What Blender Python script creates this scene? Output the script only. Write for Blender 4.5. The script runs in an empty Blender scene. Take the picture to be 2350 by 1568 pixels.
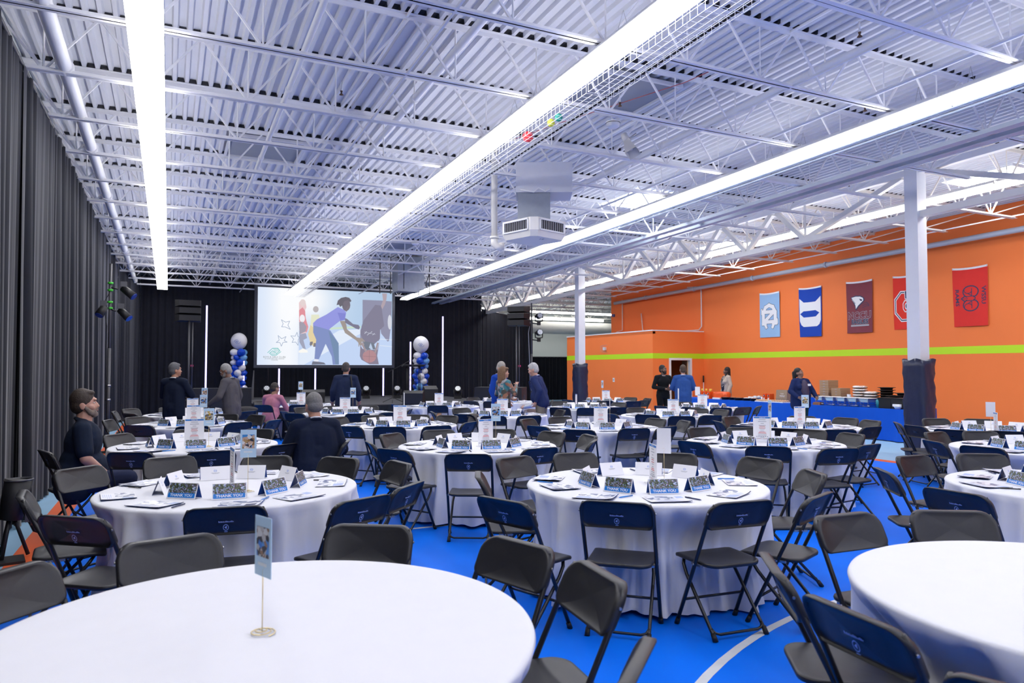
import bpy, bmesh, math, random
from mathutils import Vector, Matrix
from mathutils.geometry import tessellate_polygon
rnd = random.Random(7)
S = bpy.context.scene
COL = S.collection
PI = math.pi
R_ = math.radians

# ------------------------------------------------------------------ camera, world, exposure
FPX, CAMH = 1640.0, 1.65
YAW, PITCH = R_(25.62), R_(2.2)
cam = bpy.data.cameras.new('camera'); cam_o = bpy.data.objects.new('camera', cam); COL.objects.link(cam_o)
cam.sensor_width = 36.0; cam.lens = 36.0 * FPX / 2350.0
cam_o.location = (0, 0, CAMH); cam_o.rotation_euler = (PI/2 + PITCH, 0, -YAW)
cam.clip_start = .05; cam.clip_end = 200
cam.dof.use_dof = True; cam.dof.focus_distance = 7.5; cam.dof.aperture_fstop = 3.2
S.camera = cam_o
w = bpy.data.worlds.new('world'); S.world = w; w.use_nodes = True
w.node_tree.nodes['Background'].inputs[0].default_value = (.6, .65, .75, 1)
w.node_tree.nodes['Background'].inputs[1].default_value = .05
S.view_settings.view_transform = 'Standard'; S.view_settings.look = 'None'
S.view_settings.exposure = 0.0; S.view_settings.gamma = 1.0; S.view_settings.use_curve_mapping = False
S.cycles.use_denoising = True; S.cycles.max_bounces = 8; S.cycles.diffuse_bounces = 5; S.cycles.glossy_bounces = 3
S.cycles.transmission_bounces = 4; S.cycles.caustics_reflective = False; S.cycles.caustics_refractive = False
S.cycles.sample_clamp_indirect = 6.0
LAMP = 15.0          # emission of the LED strips

_F = Vector((math.sin(YAW), math.cos(YAW), 0)); _R = Vector((math.cos(YAW), -math.sin(YAW), 0))
def PZ(px, Z):
    """plan point at optical depth Z in the direction of picture column px"""
    v = _F*Z + _R*((px-1175)/FPX*Z); return v.x, v.y
def heading(px, psi):
    """world rotation of something turned psi degrees clockwise from facing straight away from the photographer"""
    v = _F + _R*((px-1175)/FPX); return math.atan2(-v.x, v.y) - R_(psi)

# ------------------------------------------------------------------ materials
def mat(name, col, rough=.6, metal=0, spec=.5, noise=None, bump=None, sheen=0, emit=None, coat=0):
    m = bpy.data.materials.new(name); m.use_nodes = True
    nt = m.node_tree; b = nt.nodes['Principled BSDF']
    b.inputs['Base Color'].default_value = (*col, 1); b.inputs['Roughness'].default_value = rough
    b.inputs['Metallic'].default_value = metal; b.inputs['Specular IOR Level'].default_value = spec
    if sheen: b.inputs['Sheen Weight'].default_value = sheen; b.inputs['Sheen Roughness'].default_value = .4
    if coat: b.inputs['Coat Weight'].default_value = coat
    if emit: b.inputs['Emission Color'].default_value = (*emit[0], 1); b.inputs['Emission Strength'].default_value = emit[1]
    if noise or bump:
        tc = nt.nodes.new('ShaderNodeTexCoord')
        mp = nt.nodes.new('ShaderNodeMapping'); nt.links.new(tc.outputs['Object'], mp.inputs['Vector'])
    if noise:
        sc, amt = noise[0], noise[1]
        if len(noise) > 2: mp.inputs['Scale'].default_value = noise[2]
        n = nt.nodes.new('ShaderNodeTexNoise'); n.inputs['Scale'].default_value = sc; n.inputs['Detail'].default_value = 5
        nt.links.new(mp.outputs['Vector'], n.inputs['Vector'])
        mx = nt.nodes.new('ShaderNodeMix'); mx.data_type = 'RGBA'
        mx.inputs[6].default_value = (*[c*(1-amt) for c in col], 1); mx.inputs[7].default_value = (*[min(1, c*(1+amt)) for c in col], 1)
        nt.links.new(n.outputs['Fac'], mx.inputs[0]); nt.links.new(mx.outputs[2], b.inputs['Base Color'])
    if bump:
        n2 = nt.nodes.new('ShaderNodeTexNoise'); n2.inputs['Scale'].default_value = bump[0]; n2.inputs['Detail'].default_value = 3
        nt.links.new(mp.outputs['Vector'], n2.inputs['Vector'])
        bp = nt.nodes.new('ShaderNodeBump'); bp.inputs['Strength'].default_value = bump[1]; bp.inputs['Distance'].default_value = .01
        nt.links.new(n2.outputs['Fac'], bp.inputs['Height']); nt.links.new(bp.outputs['Normal'], b.inputs['Normal'])
    return m
def emi(name, col, s):
    m = bpy.data.materials.new(name); m.use_nodes = True; nt = m.node_tree
    nt.nodes.remove(nt.nodes['Principled BSDF']); e = nt.nodes.new('ShaderNodeEmission')
    e.inputs[0].default_value = (*col, 1); e.inputs[1].default_value = s
    nt.links.new(e.outputs[0], nt.nodes['Material Output'].inputs[0]); return m
def crowd_mat(name, scale, cols):
    """tiny printed photograph: irregular patches in a few colours"""
    m = bpy.data.materials.new(name); m.use_nodes = True; nt = m.node_tree; b = nt.nodes['Principled BSDF']
    b.inputs['Roughness'].default_value = .35
    tc = nt.nodes.new('ShaderNodeTexCoord'); v = nt.nodes.new('ShaderNodeTexVoronoi'); v.inputs['Scale'].default_value = scale
    n = nt.nodes.new('ShaderNodeTexNoise'); n.inputs['Scale'].default_value = scale*.35; n.inputs['Detail'].default_value = 4
    nt.links.new(tc.outputs['Object'], v.inputs['Vector']); nt.links.new(tc.outputs['Object'], n.inputs['Vector'])
    mx = nt.nodes.new('ShaderNodeMix'); mx.data_type = 'FLOAT'; mx.inputs[0].default_value = .5
    sx = nt.nodes.new('ShaderNodeSeparateColor'); nt.links.new(v.outputs['Color'], sx.inputs[0])
    nt.links.new(sx.outputs[0], mx.inputs[2]); nt.links.new(n.outputs['Fac'], mx.inputs[3])
    r = nt.nodes.new('ShaderNodeValToRGB'); r.color_ramp.interpolation = 'CONSTANT'
    nt.links.new(mx.outputs[0], r.inputs[0])
    el = r.color_ramp.elements
    while len(el) < len(cols): el.new(.5)
    for i, c in enumerate(cols): el[i].position = .18 + .64*i/len(cols) if i else 0; el[i].color = (*c, 1)
    nt.links.new(r.outputs[0], b.inputs['Base Color']); return m
def lin(r, g, b):
    f = lambda c: (c/255/12.92) if c/255 <= .04045 else ((c/255+.055)/1.055)**2.4
    return (f(r), f(g), f(b))
M = {}
M['cloth'] = mat('white_tablecloth', (.80, .80, .83), .85, spec=.2, noise=(9, .02), bump=(260, .05))
M['plastic'] = mat('black_plastic', (.018, .018, .021), .42, bump=(900, .06), noise=(60, .2))
M['plastic_back'] = M['plastic']
M['tube'] = mat('black_powder_coat', (.012, .012, .014), .32)
M['steel'] = mat('zinc_steel', (.45, .45, .46), .35, metal=1)
M['white'] = mat('white_paint', (.78, .79, .82), .5, noise=(6, .04))
M['deck'] = mat('deck_white_paint', (.68, .69, .74), .55, noise=(3, .05))
M['joist'] = mat('joist_white_paint', (.84, .84, .86), .5, noise=(5, .05))
M['warm_white'] = mat('warm_white_paint', (.80, .78, .74), .5, noise=(5, .05))
M['galv'] = mat('galvanised_sheet', (.26, .29, .35), .45, metal=.4, noise=(7, .15))
M['grey_panel'] = mat('grey_skylight_panel', (.27, .29, .34), .6, noise=(2, .08))
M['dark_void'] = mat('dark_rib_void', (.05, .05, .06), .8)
M['orange'] = mat('orange_wall_paint', (.93, .212, .045), .65, noise=(1.2, .04), bump=(90, .12))
M['lime'] = mat('lime_stripe_paint', (.52, .80, .014), .6, noise=(2, .03))
M['greywall'] = mat('pale_grey_wall_paint', (.68, .71, .69), .75, noise=(2, .04), bump=(60, .1))
M['blue_floor'] = mat('blue_court_floor', (.0005, .175, .92), .5, spec=.12, noise=(2.2, .07), bump=(120, .03))
M['orange_floor'] = mat('orange_court_band', (.80, .125, .025), .42, noise=(3, .07))
M['pale_floor'] = mat('pale_blue_floor', (.30, .52, .72), .45, noise=(3, .08))
M['white_line'] = mat('white_court_line', (.72, .74, .76), .5, noise=(14, .12))
M['drape_l'] = mat('charcoal_velour', (.007, .009, .016), .8, spec=.25, sheen=.26, noise=(5, .3))
M['drape_b'] = mat('black_velour', (.010, .011, .017), .85, spec=.2, sheen=.2, noise=(5, .3))
M['black'] = mat('matt_black', (.006, .006, .008), .55, noise=(30, .2))
M['grille'] = mat('speaker_grille', (.006, .007, .010), .5, bump=(700, .3))
M['dark_grey'] = mat('dark_grey_metal', (.10, .10, .11), .45, metal=.5)
M['stage_top'] = mat('stage_carpet', (.045, .046, .05), .8, noise=(60, .3))
M['skirt'] = mat('stage_skirt', (.006, .008, .009), .9)
M['navy_pad'] = mat('navy_vinyl_pad', (.018, .024, .058), .35, noise=(4, .25), bump=(12, .5))
M['royal'] = mat('royal_blue_cloth', (.003, .085, .55), .7, spec=.2, noise=(4, .06))
M['card'] = mat('white_card', (.84, .84, .87), .6)
M['card_blue'] = mat('blue_card', (.012, .075, .34), .55)
M['banner'] = mat('bright_blue_print', (.010, .19, .62), .4)
M['ink_white'] = mat('white_ink', (.85, .86, .88), .5)
M['ink_grey'] = mat('grey_ink', (.38, .39, .44), .6)
M['ink_lav'] = mat('pale_blue_ink', (.45, .53, .78), .6)
M['ink_red'] = mat('red_ink', (.60, .12, .12), .6)
M['ink_navy'] = mat('navy_ink', (.015, .025, .09), .5)
M['paleblue_card'] = mat('pale_blue_card', (.50, .69, .86), .5)
M['crowd'] = crowd_mat('crowd_photo', 130, [(.015, .025, .012), (.10, .15, .05), (.03, .045, .025), (.30, .38, .62), (.05, .06, .04), (.22, .14, .20), (.55, .62, .82)])
M['photo_a'] = crowd_mat('portrait_photo', 40, [(.45, .28, .12), (.30, .16, .05), (.55, .38, .30), (.70, .70, .72), (.03, .03, .05), (.05, .25, .6)])
M['photo_b'] = crowd_mat('sport_photo', 45, [(.06, .22, .65), (.10, .30, .70), (.05, .05, .07), (.5, .5, .52), (.30, .18, .12), (.65, .67, .7)])
M['photo_c'] = crowd_mat('garden_photo', 45, [(.25, .22, .18), (.5, .48, .42), (.10, .09, .07), (.55, .35, .04), (.35, .3, .25), (.7, .7, .7)])
M['book'] = crowd_mat('booklet_photos', 24, [(.80, .80, .84), (.80, .80, .84), (.25, .28, .38), (.78, .78, .82), (.05, .08, .22), (.5, .5, .55)])
M['gold'] = mat('gold_wire', (.75, .62, .33), .3, metal=1)
M['acrylic'] = mat('clear_acrylic', (.75, .78, .84), .15, spec=.6); M['acrylic'].node_tree.nodes['Principled BSDF'].inputs['Alpha'].default_value = .25
M['lamp'] = emi('led_diffuser', (1.0, .985, .99), LAMP)
M['kraft'] = mat('kraft_cardboard', (.42, .27, .15), .8, noise=(20, .08))
M['foil'] = mat('aluminium_foil_pan', (.74, .77, .82), .3, metal=.85)
M['brown_food'] = mat('baked_food', (.30, .12, .06), .7, noise=(40, .6))

# ------------------------------------------------------------------ mesh builder
class MB:
    def __init__(s): s.v = []; s.f = []; s.m = []; s.sm = []
    def add(s, vs, fs, mi=0, smooth=False):
        o = len(s.v); s.v += [tuple(v) for v in vs]; s.f += [tuple(i+o for i in f) for f in fs]
        s.m += [mi]*len(fs); s.sm += [smooth]*len(fs); return s
    def box(s, c, d, mi=0, rot=None):
        x, y, z = d[0]/2, d[1]/2, d[2]/2
        vs = [Vector(p) for p in ((-x,-y,-z),(x,-y,-z),(x,y,-z),(-x,y,-z),(-x,-y,z),(x,-y,z),(x,y,z),(-x,y,z))]
        if rot is not None: vs = [rot @ v for v in vs]
        c = Vector(c)
        return s.add([v+c for v in vs], [(0,3,2,1),(4,5,6,7),(0,1,5,4),(1,2,6,5),(2,3,7,6),(3,0,4,7)], mi)
    def bbox(s, lo, hi, mi=0):
        return s.box([(a+b)/2 for a, b in zip(lo, hi)], [abs(b-a) for a, b in zip(lo, hi)], mi)
    def tube(s, pts, r, n=8, mi=0, cap=True, smooth=True):
        pts = [Vector(p) for p in pts]; rs = r if isinstance(r, (list, tuple)) else [r]*len(pts)
        rings = []; up = None
        for i, p in enumerate(pts):
            d = (pts[min(i+1, len(pts)-1)] - pts[max(i-1, 0)]).normalized()
            if up is None:
                up = d.orthogonal().normalized()
                if abs(d.z) < .9: up = (Vector((0,0,1)) - d*d.z).normalized()
            up = (up - d*up.dot(d)); up = up.normalized() if up.length > 1e-6 else d.orthogonal().normalized()
            q = d.cross(up)
            ph = PI/4 if n == 4 else 0
            rings.append([p + (up*math.cos(2*PI*k/n+ph) + q*math.sin(2*PI*k/n+ph))*rs[i] for k in range(n)])
        vs = [v for ring in rings for v in ring]
        fs = [(i*n+k, i*n+(k+1) % n, (i+1)*n+(k+1) % n, (i+1)*n+k) for i in range(len(pts)-1) for k in range(n)]
        s.add(vs, fs, mi, smooth and n > 4)
        if cap:
            o = len(s.v)-len(vs)
            s.f.append(tuple(o+k for k in reversed(range(n)))); s.f.append(tuple(o+(len(pts)-1)*n+k for k in range(n)))
            s.m += [mi, mi]; s.sm += [False, False]
        return s
    def ell(s, c, r, rot=None, nu=16, nv=10, mi=0):
        vs = []; c = Vector(c)
        for j in range(nv+1):
            t = PI*j/nv
            for i in range(nu):
                a = 2*PI*i/nu
                p = Vector((r[0]*math.sin(t)*math.cos(a), r[1]*math.sin(t)*math.sin(a), r[2]*math.cos(t)))
                vs.append((rot @ p if rot is not None else p) + c)
        fs = [(j*nu+i, (j+1)*nu+i, (j+1)*nu+(i+1) % nu, j*nu+(i+1) % nu) for j in range(nv) for i in range(nu)]
        return s.add(vs, fs, mi, True)
    def cap(s, a, b, ra, rb, n=12, mi=0):
        a, b = Vector(a), Vector(b); d = b-a; L = d.length
        d = d/L if L > 1e-6 else Vector((0,0,1))
        pts, rs = [], []
        for k in range(5):
            t = PI/2*(1-k/4); pts.append(a - d*ra*math.sin(t)); rs.append(max(ra*math.cos(t), .0005))
        for k in range(5):
            t = PI/2*k/4; pts.append(b + d*rb*math.sin(t)); rs.append(max(rb*math.cos(t), .0005))
        return s.tube(pts, rs, n, mi)
    def lathe(s, prof, n=20, mi=0, c=(0,0,0), smooth=True):
        vs = [(c[0]+r*math.cos(2*PI*k/n), c[1]+r*math.sin(2*PI*k/n), c[2]+z) for r, z in prof for k in range(n)]
        fs = [(i*n+k, i*n+(k+1) % n, (i+1)*n+(k+1) % n, (i+1)*n+k) for i in range(len(prof)-1) for k in range(n)]
        return s.add(vs, fs, mi, smooth)
    def poly(s, pts, mi=0): return s.add(pts, [tuple(range(len(pts)))], mi)
    def prism(s, pts, vec, mi=0):
        """closed polygon pts (3D) pushed along vec"""
        n = len(pts); v = Vector(vec); a = [Vector(p) for p in pts]; b = [p+v for p in a]
        return s.add(a+b, [tuple(reversed(range(n))), tuple(range(n, 2*n))] + [(k, (k+1) % n, n+(k+1) % n, n+k) for k in range(n)], mi)
    def mesh(s, name, mats):
        me = bpy.data.meshes.new(name); me.from_pydata(s.v, [], s.f)
        for m in (mats if isinstance(mats, (list, tuple)) else [mats]): me.materials.append(M[m] if isinstance(m, str) else m)
        me.polygons.foreach_set('material_index', s.m); me.polygons.foreach_set('use_smooth', s.sm); me.update(); return me
    def build(s, name, mats, parent=None, loc=None, rot=None):
        return ob(name, s.mesh(name, mats), parent, loc, rot)
def ob(name, me, parent=None, loc=None, rot=None):
    o = bpy.data.objects.new(name, me); COL.objects.link(o)
    if parent is not None: o.parent = parent
    if loc is not None: o.location = loc
    if rot is not None: o.rotation_euler = rot if isinstance(rot, (tuple, list)) else (0, 0, rot)
    return o
def tag(o, label=None, cat=None, group=None, kind=None):
    if label: o['label'] = label
    if cat: o['category'] = cat
    if group: o['group'] = group
    if kind: o['kind'] = kind
    return o
def thing(name, label, cat, loc=(0,0,0), rot=0, group=None):
    o = bpy.data.objects.new(name, None); COL.objects.link(o); o.location = loc; o.empty_display_size = .1
    o.rotation_euler = rot if isinstance(rot, (tuple, list)) else (0, 0, rot)
    return tag(o, label, cat, group)
KIDS = {}
def kids(o):
    return [c for c in bpy.data.objects if c.parent == o]
def dup(tree, loc, rot, label, group=None):
    """tree = (object, [subtrees]); copies a thing with its parts and sub-parts"""
    def cp(t, parent):
        c = t[0].copy(); COL.objects.link(c)
        if parent is not None: c.parent = parent
        for k in t[1]: cp(k, c)
        return c
    c = cp(tree, None); c.location = loc; c.rotation_euler = (0, 0, rot); c['label'] = label
    if group: c['group'] = group
    return c
def struct(name, mb, mats, parent=None):
    o = mb.build(name, mats, parent)
    if parent is None: o['kind'] = 'structure'
    return o
TXT = {}
def text(s, size, bold=True, align='CENTER'):
    """lettering as flat triangles in the XY plane -> (verts, faces)"""
    key = (s, size, bold)
    if key not in TXT:
        cu = bpy.data.curves.new('t', 'FONT'); cu.body = s; cu.size = size; cu.align_x = align; cu.align_y = 'CENTER'
        cu.resolution_u = 2; cu.offset = size*.018*float(bold)
        o = bpy.data.objects.new('t', cu); COL.objects.link(o)
        dg = bpy.context.evaluated_depsgraph_get(); me = bpy.data.meshes.new_from_object(o.evaluated_get(dg))
        TXT[key] = ([v.co.copy() for v in me.vertices], [tuple(p.vertices) for p in me.polygons])
        bpy.data.objects.remove(o); bpy.data.curves.remove(cu); bpy.data.meshes.remove(me)
    return TXT[key]
def put_text(mb, s, size, fn, mi, align='CENTER', bold=True):
    vs, fs = text(s, size, bold, align)
    mb.add([fn(v.x, v.y) for v in vs], fs, mi)
ORD = ['zeroth', 'first', 'second', 'third', 'fourth', 'fifth', 'sixth', 'seventh', 'eighth', 'ninth', 'tenth', 'eleventh', 'twelfth', 'thirteenth', 'fourteenth', 'fifteenth', 'sixteenth', 'seventeenth', 'eighteenth', 'nineteenth', 'twentieth', 'twenty-first', 'twenty-second', 'twenty-third', 'twenty-fourth', 'twenty-fifth']
HOUR = ['twelve', 'one', 'two', 'three', 'four', 'five', 'six', 'seven', 'eight', 'nine', 'ten', 'eleven']
# ------------------------------------------------------------------ room
M['blue_grey'] = mat('blue_grey_steel', (.48, .54, .63), .45, metal=.2, noise=(4, .1))
SL = -.02
def zb(y): return 4.95 + SL*(y-7.64)          # underside of joist bottom chord
def zt(y): return zb(y) + .70                  # top chord / deck
XW, XL, YF, YB = 18.1, -1.75, -7.0, 37.0
# floor: pale field, then coloured court on thin coats
b = MB().bbox((XL-.2, YF-.2, -.12), (28, YB+.2, -.004)); fl = struct('floor', b, 'pale_floor')
MB().bbox((-.98, YF, -.004), (11.5, 33, 0)).build('blue_court', 'blue_floor', fl)
b = MB(); b.bbox((-1.22, YF, -.004), (-.98, 33, .0005)); b.bbox((11.5, YF, -.004), (11.74, 33, .0005)); b.build('orange_band', 'orange_floor', fl)
# white arcs painted on the court
def arc(cx, cy, r, a0, a1, wd=.05, n=60):
    m = MB()
    vs = []
    for k in range(n+1):
        a = R_(a0+(a1-a0)*k/n)
        for q in (r-wd/2, r+wd/2): vs.append((cx+q*math.cos(a), cy+q*math.sin(a), .0015))
    return m.add(vs, [(2*k, 2*k+1, 2*k+3, 2*k+2) for k in range(n)])
# circle fitted through the visible arc
def circ(p, q, r):
    ax, ay = p; bx, by = q; cx, cy = r
    d = 2*(ax*(by-cy)+bx*(cy-ay)+cx*(ay-by))
    ux = ((ax*ax+ay*ay)*(by-cy)+(bx*bx+by*by)*(cy-ay)+(cx*cx+cy*cy)*(ay-by))/d
    uy = ((ax*ax+ay*ay)*(cx-bx)+(bx*bx+by*by)*(ax-cx)+(cx*cx+cy*cy)*(bx-ax))/d
    return ux, uy, math.hypot(ax-ux, ay-uy)
ux, uy, ur = circ((2.55, 3.02), (3.28, 3.38), (4.49, 3.66))
arc(ux, uy, ur, 0, 180, .055).build('court_arc', 'white_line', fl)
b = MB(); b.bbox((1.2, 7.14, -.002), (3.2, 7.19, .0015)); b.build('court_line', 'white_line', fl)
# walls
H = 6.3
def wall(name, lo, hi, m='greywall'): return struct(name, MB().bbox(lo, hi), m)
wall('wall_left', (XL-.25, YF-.25, 0), (XL, YB+.25, H))
wall('wall_back', (XL, YB, 0), (28, YB+.25, H))
wall('wall_front', (XL, YF-.25, 0), (XW+.25, YF, H))
wr = struct('wall_right', MB().bbox((XW, YF, 0), (XW+.25, 27.3, H)), 'orange')
MB().bbox((XW-.004, YF, 2.03), (XW, 21.08, 2.22)).build('painted_stripe', 'lime', wr)
wall('wall_far_right', (28, 27.0, 0), (28.25, YB, H))
wall('wall_jog', (XW+.25, 27.05, 0), (28, 27.3, H))
# lower orange room in the corner: x 15.75..18.1, y 21.08..27.25, 3.03 high, door in the face towards the hall
bx = MB(); X0, Y0, Y1, ZT = 15.75, 21.08, 27.25, 3.03
bx.bbox((X0, Y0, 0), (X0+.12, Y1, ZT))
dx0, dx1, dz = 16.52, 17.46, 2.0
bx.bbox((X0+.12, Y0, 0), (dx0, Y0+.12, ZT)); bx.bbox((dx1, Y0, 0), (XW, Y0+.12, ZT)); bx.bbox((dx0, Y0, dz), (dx1, Y0+.12, ZT))
bx.bbox((X0+.12, Y1-.12, 0), (XW, Y1, ZT)); bx.bbox((X0, Y0, ZT-.1), (XW, Y1, ZT-.02))
wb = struct('wall_corner_room', bx, 'orange')
c = MB(); c.bbox((X0-.02, Y0-.02, ZT), (X0+.14, Y1+.02, ZT+.04)); c.bbox((X0+.14, Y0-.02, ZT), (XW, Y0+.14, ZT+.04)); c.build('coping', 'white', wb)
s = MB(); s.bbox((X0-.004, Y0-.004, 2.03), (X0, Y1, 2.22)); s.bbox((X0, Y0-.004, 2.03), (XW, Y0, 2.22)); s.build('painted_stripe', 'lime', wb)
dr = struct('door_1', MB().bbox((dx0-.05, Y0-.03, 0), (dx0+.03, Y0+.13, dz+.05)).bbox((dx1-.03, Y0-.03, 0), (dx1+.05, Y0+.13, dz+.05)).bbox((dx0+.03, Y0-.03, dz-.03), (dx1-.03, Y0+.13, dz+.05)), 'white')
lf = MB().box((0, .43, dz/2-.02), (.045, .86, dz-.06)).build('door_leaf', mat('tan_door', (.55, .30, .16), .5), dr, (dx1-.04, Y0+.10, 0), -R_(26))
MB().tube([(-.02, .79, 1.0), (-.08, .79, 1.0), (-.08, .69, 1.0)], .012).build('door_handle', 'steel', lf)
rm = MB().bbox((X0+.13, Y0+2.2, 0), (XW-.01, Y0+2.25, 2.8)); struct('wall_room_inside', rm, 'black')
# ceiling deck: corrugated sheet, ribs run towards the stage
dk = MB(); x = XL-.25; prof = []
while x < 28.2:
    prof += [(x, 0), (x+.045, 0), (x+.062, .05), (x+.135, .05)]; x += .1524
n = len(prof); ys = [YF-.3, 0, 7, 14, 21, 28, YB+.3]
vs = [(px, y, zt(y)+pz) for y in ys for px, pz in prof]
dk.add(vs, [(j*n+i, j*n+i+1, (j+1)*n+i+1, (j+1)*n+i) for j in range(len(ys)-1) for i in range(n-1)])
ce = struct('ceiling', dk, 'deck')
ru = MB(); ru.add([(XL-.3, YF-.3, zt(YF)+.1), (28.3, YF-.3, zt(YF)+.1), (28.3, YB+.3, zt(YB)+.1), (XL-.3, YB+.3, zt(YB)+.1)], [(0, 1, 2, 3)]); ru.build('roof_underlay', 'dark_void', ce)
# open-web joists along x every 1.54 m
def angle_pair(m, x0, x1, y, z, up, w_=.05, t=.007):
    for sg in (-1, 1):
        yy = y + sg*.003
        m.bbox((x0, min(yy, yy+sg*w_), z), (x1, max(yy, yy+sg*w_), z+t))
        m.bbox((x0, min(yy, yy+sg*t), z), (x1, max(yy, yy+sg*t), z + (w_ if up else -w_)))
bar_d = {}
def bar_mesh(nm, dx, dz, r, mt):
    key = (nm, mt)
    if key not in bar_d: bar_d[key] = MB().tube([(0, 0, 0), (dx, 0, dz)], r, 4).mesh(nm, mt)
    return bar_d[key]
P_ = 1.06
for k in range(-5, 20):
    y = 7.65 + 1.54*k
    if y > YB-.6: break
    z0, z1 = zb(y), zt(y)
    for (a, e, mt, endb) in ((XL, 12.78, 'joist', 0), (12.82, XW if y < 27 else 27.9, 'warm_white', 1.25)):
        J = bpy.data.objects.new('ceiling_joist', None); COL.objects.link(J); J.location = (0, y, 0); J['kind'] = 'structure'
        m = MB(); angle_pair(m, a, e, 0, z1-.008, False); m.build('top_chord', mt, J)
        m = MB(); angle_pair(m, a + (.35 if endb else .15), e-endb-.3, 0, z0, True); m.build('bottom_chord', mt, J)
        st = 1.88 - math.floor((1.88-a-.3)/P_)*P_ if a < 5 else a+.75
        web = MB(); sep = (-3 <= k <= 4)
        xx = st
        while xx < e-endb-.4:
            hz = z1-z0-.02
            for dx, r in ((-.5*P_, .013), (.5*P_, .013), (0, .009)):
                if sep: ob('web_bar', bar_mesh('web_bar_%g' % dx, dx, hz, r*1.25, mt), J, (xx, 0, z0+.012))
                else: web.tube([(xx, 0, z0+.012), (xx+dx, 0, z0+hz)], r*1.15, 4)
            xx += P_
        # end diagonals up to the seats
        for q0, q1 in ((st, a+.05), (xx-P_, e-.05)): web.tube([(q0, 0, z0+.012), (q1, 0, z1-.04)], .014, 4)
        o = web.build('web_bracing', mt, J); o['kind'] = 'stuff'
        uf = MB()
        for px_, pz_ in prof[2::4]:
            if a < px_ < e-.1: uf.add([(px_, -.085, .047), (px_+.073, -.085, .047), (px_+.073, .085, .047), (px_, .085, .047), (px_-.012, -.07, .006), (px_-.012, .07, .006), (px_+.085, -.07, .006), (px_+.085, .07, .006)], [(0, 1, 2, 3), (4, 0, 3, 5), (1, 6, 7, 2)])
        o = uf.build('dark_flutes', 'dark_void', J, (0, 0, z1)); o['kind'] = 'stuff'  # dark lining set into the deck flutes over each top chord
# bridging angles along y over the joists
br = MB()
for x, dz in ((2.35, .0), (2.35, .66), (6.6, .0), (6.6, .66), (10.9, .0), (10.9, .66), (14.6, .02), (16.4, .02)):
    br.tube([(x, y, zb(y)+dz+.012) for y in (YF, 10, 20, YB)], .018, 4)
struct('trim_1', br, 'joist')
# main roof girder along y on the columns
GX = 12.8
def zg(y): return 4.52 + SL*(y-8.9)
cols_y = [-3.4, 8.88, 21.25, 33.6]
g = bpy.data.objects.new('roof_girder', None); COL.objects.link(g); g['kind'] = 'structure'
m = MB(); m.tube([(GX, y, zg(y)+.06) for y in (YF, 9, 20, YB)], .085, 4); m.build('bottom_chord', 'warm_white', g)
m = MB(); m.tube([(GX, y, zt(y)-.20) for y in (YF, 9, 20, YB)], .085, 4); m.build('top_chord', 'joist', g)
for c0, c1 in zip(cols_y[:-1], cols_y[1:]):
    nodes = [c0+2.62+1.78*i for i in range(5)]
    for i, yn in enumerate(nodes):
        lo = (GX, yn, zg(yn)+.08)
        for sg in (-1, 1):
            yt = yn+sg*.82
            if i == 0 and sg < 0: yt = c0+.25
            if i == 4 and sg > 0: yt = c1-.25
            MB().tube([lo, (GX, yt, zt(yt)-.25)], .072, 4).build('diagonal', 'warm_white', g)
        MB().tube([lo, (GX, yn, zt(yn)-.25)], .035, 4).build('post', 'warm_white', g)
# steel columns with padded wraps
for i, yc in enumerate(cols_y):
    if yc > 30: continue
    t = thing('steel_column', ['white steel column behind the photographer, wrapped in navy padding', 'white square steel column nearer the camera, navy pad round its foot', 'far white steel column with navy pad, before the orange corner room'][i], 'column', (GX, yc, 0))
    h = zt(yc)-.1
    MB().box((0, 0, h/2), (.26, .26, h)).build('shaft', 'white', t)
    pm = MB(); prof = []
    N = 28
    rows = 14
    vs = []
    for j in range(rows+1):
        z = .02 + 1.80*j/rows
        for q in range(N):
            a = 2*PI*q/N; sq = (abs(math.cos(a))**5+abs(math.sin(a))**5)**(-1/5)
            r = .235*sq*.93 + .012*math.sin(z*9+q*1.7+i) + .010*math.sin(z*23+q*.9)
            if j == rows: r *= 1.02
            vs.append((r*math.cos(a), r*math.sin(a), z + (.03*math.sin(q*.9) if j == rows else 0)))
    pm.add(vs, [(j*N+q, j*N+(q+1) % N, (j+1)*N+(q+1) % N, (j+1)*N+q) for j in range(rows) for q in range(N)], 0, True)
    o0 = len(pm.v); pm.add([(.13*math.cos(2*PI*q/N), .13*math.sin(2*PI*q/N), 1.81) for q in range(N)], [])
    pm.f += [(rows*N+q, rows*N+(q+1) % N, o0+(q+1) % N, o0+q) for q in range(N)]; pm.m += [0]*N; pm.sm += [True]*N
    pm.build('padded_wrap', 'navy_pad', t)
    MB().tube([(.135, .02, 1.85), (.135, .02, 3.1), (.15, .05, 4.2), (.14, .1, zg(yc)-.05)], .008, 6).build('conduit', 'white', t)
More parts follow.
